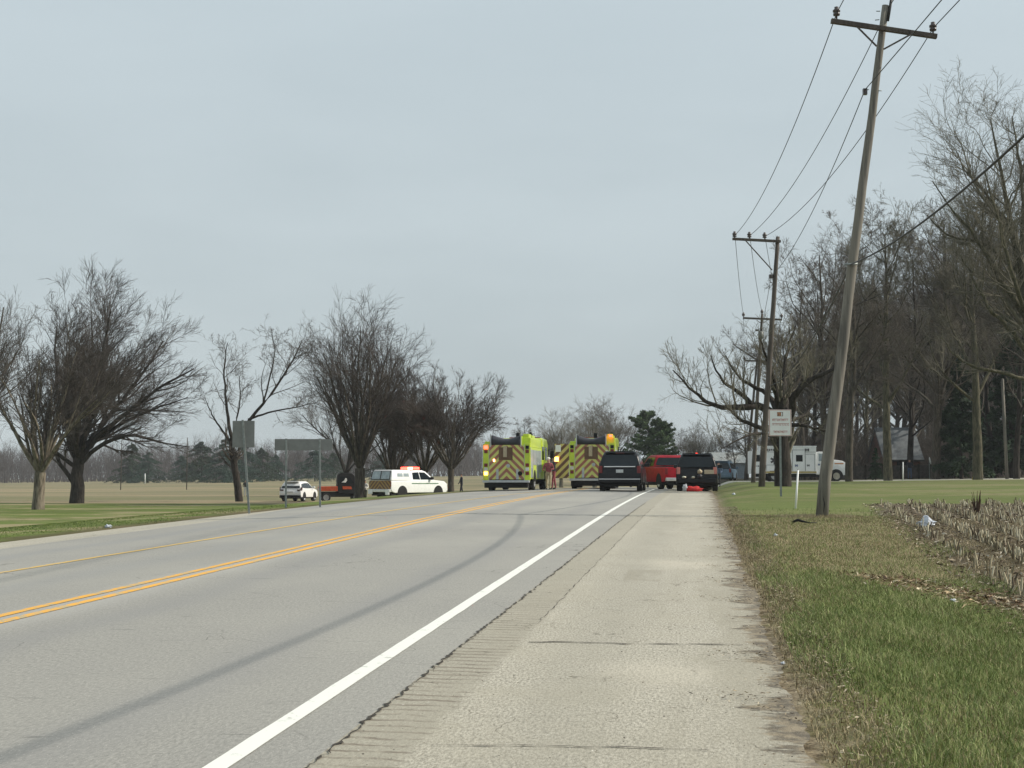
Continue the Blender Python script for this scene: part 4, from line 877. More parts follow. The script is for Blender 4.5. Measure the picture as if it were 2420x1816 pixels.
SUVL = [(-2.50, .34), (-2.62, .52), (-2.62, .80), (-2.56, 1.14), (1.30, 1.14), (2.30, 1.06), (2.58, .90), (2.62, .55), (2.45, .34)]
SUVC = [(-2.56, 1.12), (-2.34, 1.72), (-2.10, 1.86), (.10, 1.87), (.55, 1.76), (1.32, 1.12)]
SG = [[(-2.30, 1.22), (-2.16, 1.68), (-1.25, 1.70), (-1.25, 1.20)], [(-1.17, 1.20), (-1.17, 1.70), (-.28, 1.70), (-.28, 1.18)], [(-.20, 1.18), (-.20, 1.70), (.42, 1.66), (1.02, 1.20)]]
def suv(label, loc, az, m, chrome=True, plate=PLATE, group=None, tails=TAIL):
    o, hw, cross = car('parked_suv', label, 'suv', loc, az, 2.04, SUVL, SUVC, 1.56, SG, (-1.50, 1.55), .40, m, 1.14, STEEL_RIM if not chrome else ALLOY, (-2.575, 1.20, -2.36, 1.72), (1.20, 1.22, .60, 1.74), group=group)
    mirrors(o, .95, 1.18, 2.04, m)
    for sg in (1, -1):
        MB().box(-2.66, -2.50, sg * .99 + (-.17 if sg > 0 else 0), sg * .99 + (0 if sg > 0 else .17), .86, 1.20).build('tail_lamp', tails, o, .02)
        MB().tube([(-1.9, sg * .70, 1.88), (-1.7, sg * .70, 1.93), (-.1, sg * .70, 1.93), (.1, sg * .70, 1.88)], .022, 8).build('roof_rail', CHROME if chrome else m, o)
        MB().box(-1.9, 1.15, sg * 1.02 + (-.01 if sg > 0 else -.14), sg * 1.02 + (.14 if sg > 0 else .01), .36, .42).build('running_board', UNDER, o, .01)
    MB().box(-2.72, -2.45, -.96, .96, .42, .66).build('rear_bumper', m, o, .04)
    MB().box(-2.40, -2.12, -.70, .70, 1.85, 1.90).build('roof_spoiler', m, o, .015)
    return o
o = suv('black suv with chrome strip across its tailgate, in the lane beside the white line', at(1472, 70), 8.0, BLACK_PAINT)
MB().box(-2.655, -2.59, -.74, .74, 1.14, 1.19).build('tailgate_trim', CHROME, o, .008); MB().box(-2.745, -2.71, -.98, .98, .56, .595).build('bumper_trim', CHROME, o, .004)
MB().box(-2.66, -2.60, -.17, .17, .88, 1.03).build('licence_plate', PLATE, o, .006); MB().box(-2.34, -2.28, -.2, .2, 1.80, 1.83).build('brake_light', TAIL, o)
o = suv('black suv with a tan plate and gear on its bumper, parked on the shoulder', at(1648, 73.5), 8.6, BLACK_PAINT, False, tails=TAILP)
MB().box(-2.665, -2.60, -.86, -.38, .86, 1.07).build('licence_plate', PLATE_T, o, .012); MB().box(-2.30, -2.20, -.24, -.06, 1.86, 1.90).build('roof_light', CLEARL, o, .01); MB().box(-2.30, -2.20, .06, .24, 1.86, 1.90).build('roof_light', CLEARL, o, .01); MB().box(-2.30, -2.22, -.05, .05, 1.86, 1.91).build('brake_light', ON_RED, o)
SB = o
# white crossover on the grass
XL = [(-2.15, .36), (-2.28, .55), (-2.28, .78), (-2.18, 1.04), (1.05, 1.06), (1.95, .94), (2.22, .74), (2.25, .45), (2.1, .32)]
XC = [(-2.18, 1.02), (-1.98, 1.42), (-1.62, 1.63), (-.2, 1.67), (.25, 1.58), (1.08, 1.04)]
XG = [[(-1.95, 1.16), (-1.72, 1.44), (-1.1, 1.50), (-1.1, 1.10)], [(-1.03, 1.10), (-1.03, 1.51), (-.2, 1.52), (-.2, 1.09)], [(-.13, 1.09), (-.13, 1.52), (.18, 1.49), (.80, 1.10)]]
q = at(708, 120); o, hw, cross = car('parked_suv', 'white small suv on the grass between the posts of the wide sign', 'suv', q, 10, 1.86, XL, XC, 1.36, XG, (-1.35, 1.4), .36, WHITE_PAINT, 1.05, ALLOY, (-2.17, 1.12, -1.84, 1.50), (.95, 1.14, .30, 1.56))
mirrors(o, .7, 1.06, 1.86, WHITE_PAINT)
for sg in (1, -1):
    MB().plate([(-2.24, sg * .93, .98), (-2.12, sg * .95, 1.18), (-1.98, sg * .95, 1.18), (-1.9, sg * .95, 1.04), (-2.1, sg * .95, .86)], (0, -sg * .06, 0)).build('tail_lamp', paint('smoked_lamp', (.05, .012, .012), .3), o)
    MB().box(-2.30, -2.20, sg * .9 + (-.3 if sg > 0 else 0), sg * .9 + (0 if sg > 0 else .3), .9, 1.0).build('tail_lamp', paint('smoked_lamp', (.05, .012, .012), .3), o, .01)
MB().box(-2.34, -2.1, -.9, .9, .30, .52).build('rear_bumper', UNDER, o, .03); MB().box(-2.31, -2.27, -.26, .26, .72, .84).build('licence_plate', PLATE, o, .005)
MB().box(-2.0, -1.6, -.6, .6, 1.62, 1.66).build('roof_spoiler', WHITE_PAINT, o, .012)

# pickups
PL = [(-2.85, .50), (-2.98, .62), (-2.98, 1.24), (1.55, 1.28), (2.55, 1.20), (2.86, 1.02), (2.92, .60), (2.75, .42), (-2.6, .42)]
PC = [(-.95, 1.24), (-.80, 1.84), (-.60, 1.95), (.45, 1.96), (.80, 1.86), (1.55, 1.26)]
PG = [[(-.74, 1.34), (-.66, 1.80), (-.02, 1.82), (-.02, 1.32)], [(.06, 1.32), (.06, 1.82), (.62, 1.80), (1.28, 1.32)]]
def pickup(label, loc, az, m, rim):
    o, hw, cross = car('pickup_truck', label, 'pickup truck', loc, az, 2.02, PL, PC, 1.52, PG, (-1.85, 1.90), .41, m, 1.26, rim, (-.93, 1.36, -.80, 1.80), (1.40, 1.34, .84, 1.86))
    mirrors(o, 1.05, 1.30, 2.04, UNDER)
    for sg in (1, -1):
        MB().box(-3.0, -2.86, sg * .995 + (-.16 if sg > 0 else 0), sg * .995 + (0 if sg > 0 else .16), .84, 1.20).build('tail_lamp', TAIL, o, .02)
        MB().box(-.2, 1.5, sg * 1.01 - .006, sg * 1.01 + .006, .98, 1.0).build('door_crease', m, o)
        for x in (-.35, .75): MB().box(x - .1, x + .1, sg * 1.01 + (0 if sg > 0 else -.03), sg * 1.01 + (.03 if sg > 0 else 0), 1.08, 1.12).build('door_handle', m, o)
    MB().box(-3.14, -2.9, -.98, .98, .48, .66).build('rear_bumper', CHROME, o, .03)
    return o, hw, cross
q = at(1572, 82); o, hw, cross = pickup('red pickup standing across the lane ahead of the two black suvs', q, -12, RED_PAINT, ALLOY)
MB().box(-2.9, -1.0, -.93, .93, 1.245, 1.30).build('bed_cover', UNDER, o, .02)
q = at(968, 98)
o, hw, cross = pickup('white pickup with a white cap, red roof lights and chevron tailgate beside the road', q, 37, WHITE_PAINT, STEEL_RIM)
MB().slab([(-2.95, 1.26), (-2.72, 1.93), (-2.6, 1.97), (-.86, 1.97), (-.92, 1.26)], lambda x, z: .99 - .16 * (z - 1.26) / .7).build('bed_cap', WHITE_PAINT, o, .04, True)
m = MB(); 
for a_, b_2 in ((-.80, -.04), (.04, .80)): m.plate([(-2.945, a_, 1.36), (-2.945, b_2, 1.36), (-2.775, b_2 * .93, 1.86), (-2.775, a_ * .93, 1.86)], (-.035, 0, 0))
m.build('cap_rear_window', GLASS2, o); m = MB()
for A, B in (((-2.95, -.84, 1.33), (-2.95, .84, 1.33)), ((-2.95, .84, 1.33), (-2.77, .78, 1.90)), ((-2.95, -.84, 1.33), (-2.77, -.78, 1.90)), ((-2.77, -.78, 1.90), (-2.77, .78, 1.90)), ((-2.96, 0, 1.33), (-2.80, 0, 1.90))): m.tube([Vector(A) + Vector((-.035, 0, 0)), Vector(B) + Vector((-.035, 0, 0))], .025, 6)
m.build('window_frame', UNDER, o)
for sg in (1, -1):
    for x0_, x1_ in ((-2.3, -1.75), (-1.68, -1.12)): MB().plate([(x, sg * (.99 - .16 * (z - 1.26) / .7 - .006), z) for x, z in ((x0_, 1.52), (x0_ + .06, 1.74), (x1_, 1.74), (x1_, 1.52))], (0, sg * .02, 0)).build('cap_side_window', GLASS2, o)
    MB().box(-.9, 1.9, sg * 1.012 + (-.004), sg * 1.012 + .004, 1.02, 1.08).build('green_stripe', paint('green_stripe_paint', (.06, .16, .07), .5), o)
MB().plate([(-2.992, -.96, .68), (-2.992, .96, .68), (-2.992, .96, 1.25), (-2.992, -.96, 1.25)], (-.012, 0, 0)).build('tailgate_chevrons', CHEV_B, o)
MB().box(-3.16, -3.10, -.95, -.62, .30, .66).build('bumper_corner', WHITE_PAINT, o, .02); MB().box(-3.16, -3.10, .55, .95, .36, .66).build('bumper_corner', WHITE_PAINT, o, .02)
MB().box(-.25, .35, -.66, .66, 1.955, 2.0).build('light_bar', UNDER, o, .01)
for k in range(6): MB().box(-.22, .32, -.64 + k * .215, -.46 + k * .215, 2.0, 2.17).build('roof_lamp', ON_RED if k not in (1, 2) else ON_WARM, o, .03)
# utility vehicle
q = at(806, 117); o = thing('utility_vehicle', 'small utility vehicle with orange cargo bed and black cab, half behind the tallest elm', 'utility vehicle', q, heading(78))
o.scale = (1.1, 1.1, 1.12)
MB().slab([(-1.62, .78), (-1.66, 1.12), (-.28, 1.14), (-.28, .78)], lambda x, z: .74).build('cargo_bed', ORANGE, o, .03)
MB().slab([(-1.5, .42), (-1.5, .74), (-.3, .74), (-.1, .9), (1.35, .92), (1.66, .74), (1.66, .46), (1.4, .36), (-1.3, .36)], lambda x, z: .66).build('chassis', UNDER, o, .03)
MB().slab([(-.25, .60), (-.28, 1.25), (-.22, 1.98), (.0, 2.10), (.75, 2.08), (.95, 1.92), (1.28, 1.05), (1.2, .6)], lambda x, z: .72 - .05 * (z > 1.3)).build('cab', UNDER, o, .05)
for sg in (1, -1):
    MB().plate([(x, sg * .70, z) for x, z in ((-.12, 1.36), (-.1, 1.84), (.62, 1.84), (.92, 1.36))], (0, sg * .02, 0)).build('side_window', GLASS, o)
    MB().plate([(x, sg * .715, z) for x, z in ((.1, .92), (.08, 1.14), (.72, 1.12), (.78, .92))], (0, sg * .02, 0)).build('door_panel', ORANGE, o)
    MB().box(-1.68, -1.60, sg * .62 - .08, sg * .62 + .08, .84, 1.0).build('tail_lamp', CLEARL, o, .01)
bx_ = MB().box(-.3, 1.0, -.6, .6, 2.10, 2.13).build('roof_panel', UNDER, o, .01); MB().tube([(-.3, -.6, 1.2), (-.42, -.62, 1.7), (-.3, -.6, 2.1)], .03, 6).build('roll_bar', GALV, o)
MB().plate([(x, -.735, z) for x, z in ((.0, 1.42), (.3, 1.40), (.42, 1.55), (.38, 1.72), (.28, 1.74), (.2, 1.56))], (0, .012, 0)).build('window_sticker', WHITE, o)
for x in (-1.12, 1.12):
    for y in (1, -1): wheel(o, x, y * .62, .33, .26, ALLOY)

# fire engines
def bx(o, nm, m, *a, bev=.01): return MB().box(*a).build(nm, m, o, bev)
ROLL = paint('roll_up_shutter', (.36, .40, .42), .4, .3, .1, 14)
def engine(label, loc, az, lit, doors_open, group='lime fire engines stopped on the road'):
    o = thing('fire_engine', label, 'fire engine', loc, heading(az), group); hw = 1.25
    # origin under the tailboard; body runs forward along +x
    bx(o, 'body', LIME, .05, 5.3, -hw, hw, .62, 2.30, bev=.03); bx(o, 'upper_body', LIME, .35, 5.3, -hw + .02, -.72, 2.30, 2.82, bev=.04); bx(o, 'upper_body', LIME, .35, 5.3, .80, hw - .02, 2.30, 2.62, bev=.04)
    for sg in (1, -1): bx(o, 'corner_pillar', LIME, -.06, .12, sg * hw + (-.30 if sg > 0 else 0), sg * hw + (0 if sg > 0 else .30), .56, 2.50, bev=.02)
    MB().plate([(-.03, y, z) for y, z in ((-.93, .60), (.93, .60), (.93, 2.42), (-.93, 2.42))], (.06, 0, 0)).build('rear_panel', CHEV, o)
    for y in (-.945, .945): bx(o, 'edge_trim', ALU, -.05, .05, y - .02, y + .02, .56, 2.46, bev=.004)
    # flat hose tray plate with recess shade in its colour, ladder compartment, cabinet doors
    bx(o, 'hose_recess_plate', paint('painted_recess_shade', (.13, .075, .04), .8), -.045, .0, -.32, .42, 1.62, 2.30, bev=.01)
    bx(o, 'folded_hose', TAN, -.10, -.03, -.02, .18, 1.78, 2.36, bev=.03)
    for y0, y1 in ((.46, .90), (-.88, -.40)): bx(o, 'cabinet_door', CHEV, -.048, -.028, y0, y1, 1.66, 2.32, bev=.006)
    bx(o, 'lower_cabinet', CHEV, -.056, -.028, -.50, .42, .62, 1.14, bev=.006)
    for y0, y1 in ((.43, .56), (-.64, -.51)): bx(o, 'grab_post', ALU, -.065, -.02, y0, y1, .60, 1.16, bev=.01)
    m = lathe([(.01, 0), (.10, 0), (.10, .05), (.07, .06), (.01, .06)], 12); R = Matrix.Translation((-.03, -.08, 1.32)) @ Matrix.Rotation(math.radians(-90), 4, 'Y'); m.V = [tuple(R @ Vector(v)) for v in m.V]; m.build('water_inlet', ALU, o)
    m = lathe([(.01, 0), (.12, 0), (.12, .05), (.08, .07), (.01, .07)], 12); R = Matrix.Translation((-.04, -.72, .92)) @ Matrix.Rotation(math.radians(-90), 4, 'Y'); m.V = [tuple(R @ Vector(v)) for v in m.V]; m.build('hose_fitting', UNDER, o)
    bx(o, 'tailboard', ALU, -.42, .06, -hw + .02, hw - .02, .44, .56, bev=.015); bx(o, 'rear_skirt', UNDER, -.30, .3, -hw + .1, hw - .1, .16, .43, bev=.02)
    # hose bed cover: a sheet sagging between the bed walls, folded over the rear
    n_ = 12; V = []; Fq = []
    for i in range(n_ + 1):
        y = -.72 + 1.54 * i / n_; sg = .24 * math.sin(math.pi * i / n_)
        V += [(0.02, y, 2.36), (-.05, y, 2.70 - sg * .4), (.05, y, 2.93 - sg), (.4, y, 2.96 - sg * .8), (4.2, y, 2.90 - sg * .5), (4.2, y, 2.3)]
    for i in range(n_):
        for k in range(5): a_ = i * 6 + k; Fq.append((a_, a_ + 6, a_ + 7, a_ + 1))
    cv = MB().add(V, Fq).build('hose_bed_cover', CANVAS, o, smooth_=True); sm = cv.modifiers.new('thick', 'SOLIDIFY'); sm.thickness = .03
    for y in (-.76, .86): bx(o, 'bed_wall', ALU, -.04, .02, y - .03, y + .03, 2.3, 3.0, bev=.005); bx(o, 'bed_side', LIME, .02, 4.2, y - .03, y + .03, 2.3, 2.9, bev=.005)
    # lamps on the corner pillars
    for sg in (1, -1):
        y = sg * 1.10
        for z, mt, nm in ((2.30, UNDER, 'scene_lamp'), (2.08, TAIL, 'warning_lamp'), (1.36, TAIL, 'brake_lamp'), (1.14, CLEARL, 'reversing_lamp'), (.92, TAIL, 'turn_lamp')):
            if nm == 'turn_lamp' and sg > 0 and 'low' in lit: mt = ON_AMB
            if nm == 'scene_lamp' and sg > 0 and 'top' in lit: mt = ON_RED
            bx(o, nm, mt, -.10, -.05, y - .095, y + .095, z - .09, z + .09, bev=.02)
    if 'mid' in lit: bx(o, 'arrow_lamp', ON_WARM, -.075, -.03, .62, .72, 1.54, 1.68, bev=.02)
    if 'roof' in lit: bx(o, 'beacon', ON_RED, .1, .3, -1.1, -.92, 2.84, 2.96, bev=.03)
    # right flank: shutters, wheel, panels;  left flank alike
    for sg in (1, -1):
        for x0_, x1_, z0_, z1_ in ((.25, 1.25, .70, 2.18), (1.35, 2.75, 1.38, 2.18), (2.85, 3.95, .70, 2.18), (4.05, 5.2, 1.0, 2.2)):
            bx(o, 'roll_up_door', ROLL, x0_, x1_, sg * hw + (-.004 if sg > 0 else -.02), sg * hw + (.02 if sg > 0 else .004), z0_, z1_, bev=.006)
        MB().tube([(.05, sg * 1.27, 2.3), (.05, sg * 1.30, 1.2)], .02, 6).build('grab_rail', CHROME, o)
        for x in (2.05, 7.4):
            wheel(o, x, sg * (hw - .17), .50, .32, ALU)
        a_ = MB(); pts = [(2.05 + .62 * math.cos(math.pi * k / 12), sg * (hw + .012), .50 + .62 * math.sin(math.pi * k / 12)) for k in range(13)]; a_.plate(pts, (0, -sg * .3, 0)).build('wheel_well', UNDER, o)
    # cab
    MB().slab([(5.4, .60), (5.4, 2.86), (5.6, 2.94), (8.1, 2.90), (8.55, 2.70), (8.80, 1.60), (8.85, .60)], lambda x, z: hw).build('cab', LIME, o, .05, True)
    for sg in (1, -1):
        for x0_, x1_ in ((5.6, 6.5), (7.0, 8.1)): bx(o, 'side_window', GLASS, x0_, x1_, sg * hw + (-.01 if sg > 0 else -.012), sg * hw + (.012 if sg > 0 else .01), 1.70, 2.45, bev=.02)
        MB().tube([(8.3, sg * 1.27, 2.3), (8.45, sg * 1.52, 2.35), (8.45, sg * 1.52, 1.8)], .02, 6).build('mirror_arm', UNDER, o); bx(o, 'side_mirror', UNDER, 8.38, 8.50, sg * 1.52 - .1, sg * 1.52 + .1, 1.70, 2.25, bev=.03)
        bx(o, 'cab_wheel_well', UNDER, 6.8, 8.0, sg * hw + (-.3 if sg > 0 else -.012), sg * hw + (.012 if sg > 0 else .3), .5, 1.08, bev=.05)
    bx(o, 'windscreen', GLASS, 8.66, 8.74, -1.0, 1.0, 1.75, 2.5, bev=.02); bx(o, 'frame_rails', UNDER, .3, 8.6, -.9, .9, .34, .62, bev=.02)
    bx(o, 'light_bar', TAIL, 7.6, 7.9, -.9, .9, 2.93, 3.05, bev=.03); bx(o, 'deck_gun', UNDER, 4.5, 4.8, -.1, .1, 2.9, 3.2, bev=.04)
    MB().tube([(2.0, -1.05, 2.8), (2.1, -1.05, 3.05), (2.3, -1.0, 3.12)], .07, 8).build('exhaust_stack', UNDER, o)
    bx(o, 'equipment_box', LIME, .5, 1.6, -1.12, -.8, 2.82, 3.02, bev=.03); bx(o, 'equipment_box', LIME, 1.8, 3.0, -1.15, -.85, 2.82, 2.98, bev=.03)
    if doors_open:
        # rear left compartment door swung open beside the tail, striped on its face
        q_ = bx(o, 'open_door', CHEV_S, -.03, .03, hw + .02, hw + .80, .58, 2.46, bev=.008); q_['label'] = 'open compartment door with slanting gold and dark stripes'
        bx(o, 'door_lamp', ON_AMB, -.09, -.03, hw + .58, hw + .80, 1.50, 1.74, bev=.04); bx(o, 'door_reflector', WHITE_PAINT, -.05, -.028, hw + .46, hw + .76, 2.02, 2.40, bev=.004)
    return o
engine('lime fire engine with lit lamps on its left side, stopped at the left road edge', at(1197.5, 75.2), 7.6, ('top', 'low', 'mid'), False)
engine('lime fire engine with an open striped door on its left, behind the black suv', at(1399, 78), 5.8, ('roof',), True)

# ambulance
q = at(1790, 113); q = Vector((0, 113, 0)); xr = (1771 - CX) / F * 113; xn = (1996 - CX) / F * 113; z = gz((xr + xn) / 2, 113)
o = thing('ambulance', 'white box ambulance on the drive, seen from the side behind the poles and trunks', 'ambulance', (xr, 113, z), 0); k = (xn - xr) / 7.5
AL = WHITE_PAINT; GOLD = paint('gold_stripe', (.42, .33, .13), .5, 0, .15); DARKG = paint('dark_decal', (.06, .05, .06), .5, 0, .4, 30); BLUE = paint('blue_decal', (.04, .07, .20), .5, 0, .3, 30)
bx(o, 'box_body', AL, .65, 5.05, -1.15, 1.15, .62, 2.72, bev=.04); bx(o, 'rear_module', AL, .02, .66, -1.12, 1.12, .62, 2.42, bev=.04)
bx(o, 'roof_rim', paint('roof_white', (.85, .85, .85), .4), .62, 5.08, -1.18, 1.18, 2.72, 2.80, bev=.01)
MB().slab([(5.05, .55), (5.05, 2.25), (5.25, 2.35), (5.9, 2.33), (6.40, 1.72), (7.15, 1.62), (7.42, 1.42), (7.5, .95), (7.5, .6), (7.3, .5)], lambda x, z: 1.02).build('cab', AL, o, .05, True)
for y0, y1 in ((-1.035, -1.015), (1.015, 1.035)): MB().add([(5.25, y0, 1.60), (6.2, y0, 1.60), (5.86, y0, 2.18), (5.25, y0, 2.18), (5.25, y1, 1.60), (6.2, y1, 1.60), (5.86, y1, 2.18), (5.25, y1, 2.18)], [(0, 1, 2, 3), (7, 6, 5, 4), (0, 4, 5, 1), (1, 5, 6, 2), (2, 6, 7, 3), (3, 7, 4, 0)]).build('cab_window', GLASS2 if y0 < 0 else GLASS, o)
for x0_ in (.09, 3.44): bx(o, 'side_window', UNDER, x0_, x0_ + .53, -1.18 if x0_ > 1 else -1.135, -1.13 if x0_ > 1 else -1.10, 1.56, 2.09, bev=.05)
bx(o, 'lower_stripe', GOLD, .68, 5.04, -1.17, -1.14, .66, .80, bev=.003); bx(o, 'bumper', paint('blue_grey_bumper', (.12, .16, .25), .4), 7.4, 7.62, -1.0, 1.0, .55, .80, bev=.04)
bx(o, 'windscreen', GLASS, 6.30, 6.34, -.85, .85, 1.75, 1.80); bx(o, 'skirt', UNDER, .3, 6.4, -.95, .95, .35, .62, bev=.02)
bx(o, 'entry_door', AL, 3.20, 4.13, -1.168, -1.145, .84, 2.44, bev=.006); bx(o, 'cabinet_door', AL, 4.22, 4.88, -1.168, -1.145, .84, 2.12, bev=.006); bx(o, 'cabinet_door', AL, 1.15, 1.72, -1.168, -1.145, .84, 1.26, bev=.006)
for (x0_, z0_, w_, h_, mt) in ((3.36, 1.16, .24, .18, BLUE), (4.30, 1.18, .22, .16, DARKG), (4.15, 2.38, .36, .2, DARKG), (.12, 1.46, .2, .1, DARKG), (.18, 1.16, .4, .1, DARKG), (5.2, 1.25, .16, .15, BLUE)): 
    yy = -1.135 if x0_ < .6 else (-1.035 if x0_ > 5.1 else -1.185)
    m = MB(); 
    for a_ in range(3): m.box(x0_ + w_ * a_ / 3, x0_ + w_ * (a_ + .72) / 3, yy - .004, yy + .02, z0_ + (a_ % 2) * .03, z0_ + h_ - (a_ % 2) * .02)
    m.build('decal', mt, o)
SEAM = paint('door_seam', (.10, .10, .10), .7)
for (a_, b_2, c_, d_) in ((3.15, .84, 3.18, 2.47), (4.15, .84, 4.19, 2.47), (3.15, 2.46, 4.19, 2.49), (4.22, 2.13, 4.9, 2.16), (4.90, .84, 4.93, 2.16), (1.12, .84, 1.14, 1.30), (1.74, .84, 1.77, 1.30), (1.12, 1.28, 1.77, 1.31), (.70, 2.30, 5.0, 2.325)):
    MB().box(a_, c_, -1.162, -1.146, b_2, d_).build('door_seam', SEAM, o)
# six-armed emblem on the box
m = MB(); cx_, cz_, R_e = 1.75, 1.66, .33
for kk in range(3):
    a_ = math.radians(90 + 60 * kk); d = Vector((math.cos(a_), 0, math.sin(a_))) * R_e; e = Vector((-math.sin(a_), 0, math.cos(a_))) * .075
    c_ = Vector((cx_, -1.152 - .006 * (kk + 1), cz_)); m.plate([c_ - d - e, c_ + d - e, c_ + d + e, c_ - d + e], (0, .014, 0))
m.build('star_emblem', DARKG, o)
m = MB(); 
for kk in range(7): m.box(1.0 + kk * .16, 1.11 + kk * .16, -1.172, -1.148, 2.40 + .03 * (kk % 2), 2.56)
m.build('lettering', DARKG, o)
for x in (1.75, 6.62):
    for y in (1, -1):
        wheel(o, x, y * .98, .43, .28, paint('cream_rim', (.42, .38, .30), .5) if x > 3 else ALLOY)
        MB().plate([(x + .54 * math.cos(math.pi * kk / 12), y * (1.03 if x > 3 else 1.16), .43 + .54 * math.sin(math.pi * kk / 12)) for kk in range(13)], (0, -y * .25, 0)).build('wheel_arch', UNDER, o)
bx(o, 'head_lamp', CLEARL, 7.40, 7.53, -1.0, -.74, 1.05, 1.28, bev=.03); bx(o, 'orange_flash', paint('orange_flash', (.6, .28, .12), .5), 6.5, 7.2, -1.032, -1.01, 1.36, 1.46)
bx(o, 'roof_antenna', GALV, .25, .28, -1.0, -.97, 2.4, 3.0, bev=0)
for x in (1.9, 2.6): pass
# far vehicles half hidden at the right of the black suv
suv('distant dull blue suv far along the road, just left of the ambulance', at(1708, 128), 15, paint('dull_blue_paint', (.10, .16, .22), .4, 0, .15), False, group=None)
loc = at(1733, 210); o = thing('farm_building', 'far low building with a pale pitched roof, left of the utility poles', 'building', loc)
MB().box(-3, 2, 0, 5, -.3, 2.4).build('wall', paint('grey_siding', (.22, .25, .27), .8), o); m = MB().slab([(-.3, 2.3), (2.5, 3.9), (5.3, 2.3)], lambda x, z: 2.7); m.V = [(y - .5, x, z) for x, y, z in m.V]; m.build('roof', paint('pale_roof', (.55, .53, .48), .7), o)
MB().box(-1.2, -.4, -.03, .02, .9, 1.7).build('window', GLASS, o)

# ------------------------------------------------------------------ gear by the black suv
def on(o, v): return Matrix.Rotation(o.rotation_euler.z, 4, 'Z') @ Vector(v) + Vector(o.location)
def heap(name, label, cat, p, prof, m, sc=1., seed=0, group=None):
    rg = random.Random(seed); mb = MB().ball((0, 0, 0), 1, prof, 14, 9); c = mb.V
    mb.V = [(x * (1 + .16 * math.sin(9 * z / prof[2] + 5 * y) + rg.uniform(-.06, .06)), y * (1 + rg.uniform(-.08, .08)), max(0, z * (1 + .2 * math.sin(7 * x / prof[0] + seed)) + prof[2] * .82)) for x, y, z in c]
    o = mb.build(name, m, None, smooth_=True); o.location = p; return tag(o, label, cat, group)
p = on(SB, (-2.86, .62, .66)); heap('work_gloves', 'cream gloves and straps lying on the left of the black suv bumper', 'gloves', p, (.10, .40, .055), CREAM, 1, 3)
p = on(SB, (-2.84, .16, .66)); heap('work_glove', 'single pale glove on the middle of the black suv bumper', 'glove', p, (.09, .15, .055), CREAM, 1, 5)
p = on(SB, (-2.84, -.16, .66)); heap('cap', 'tan cap or bundle lying next to the tan plate', 'cap', p + Vector((0, 0, .22)), (.12, .20, .12), TAN, 1, 8)
p = on(SB, (-2.84, -.16, .66)); heap('box_pouch', 'small dark pouch under the tan cap on the bumper', 'pouch', p, (.12, .16, .12), CANVAS, 1, 8)
REDF = paint('red_fabric', (.45, .015, .015), .8, 0, .3, 8, bump=.3)
gq = lambda px, D: at(px, D)
heap('duffel_bag', 'red bag on the road under the tail of the black suv', 'bag', gq(1637, 70.2), (.46, .2, .15), REDF, 1, 11)
heap('equipment_bag', 'grey white bag on the road left of the red bag', 'bag', gq(1618, 70.2), (.14, .14, .20), paint('pale_grey_fabric', (.45, .46, .48), .8, 0, .3, 14), 1, 12)
heap('tarpaulin', 'grey tarpaulin bundle on the road right of the red bag', 'tarpaulin', gq(1667, 75.8), (.42, .3, .16), paint('grey_fabric', (.20, .20, .17), .9, 0, .3, 14), 1, 13)

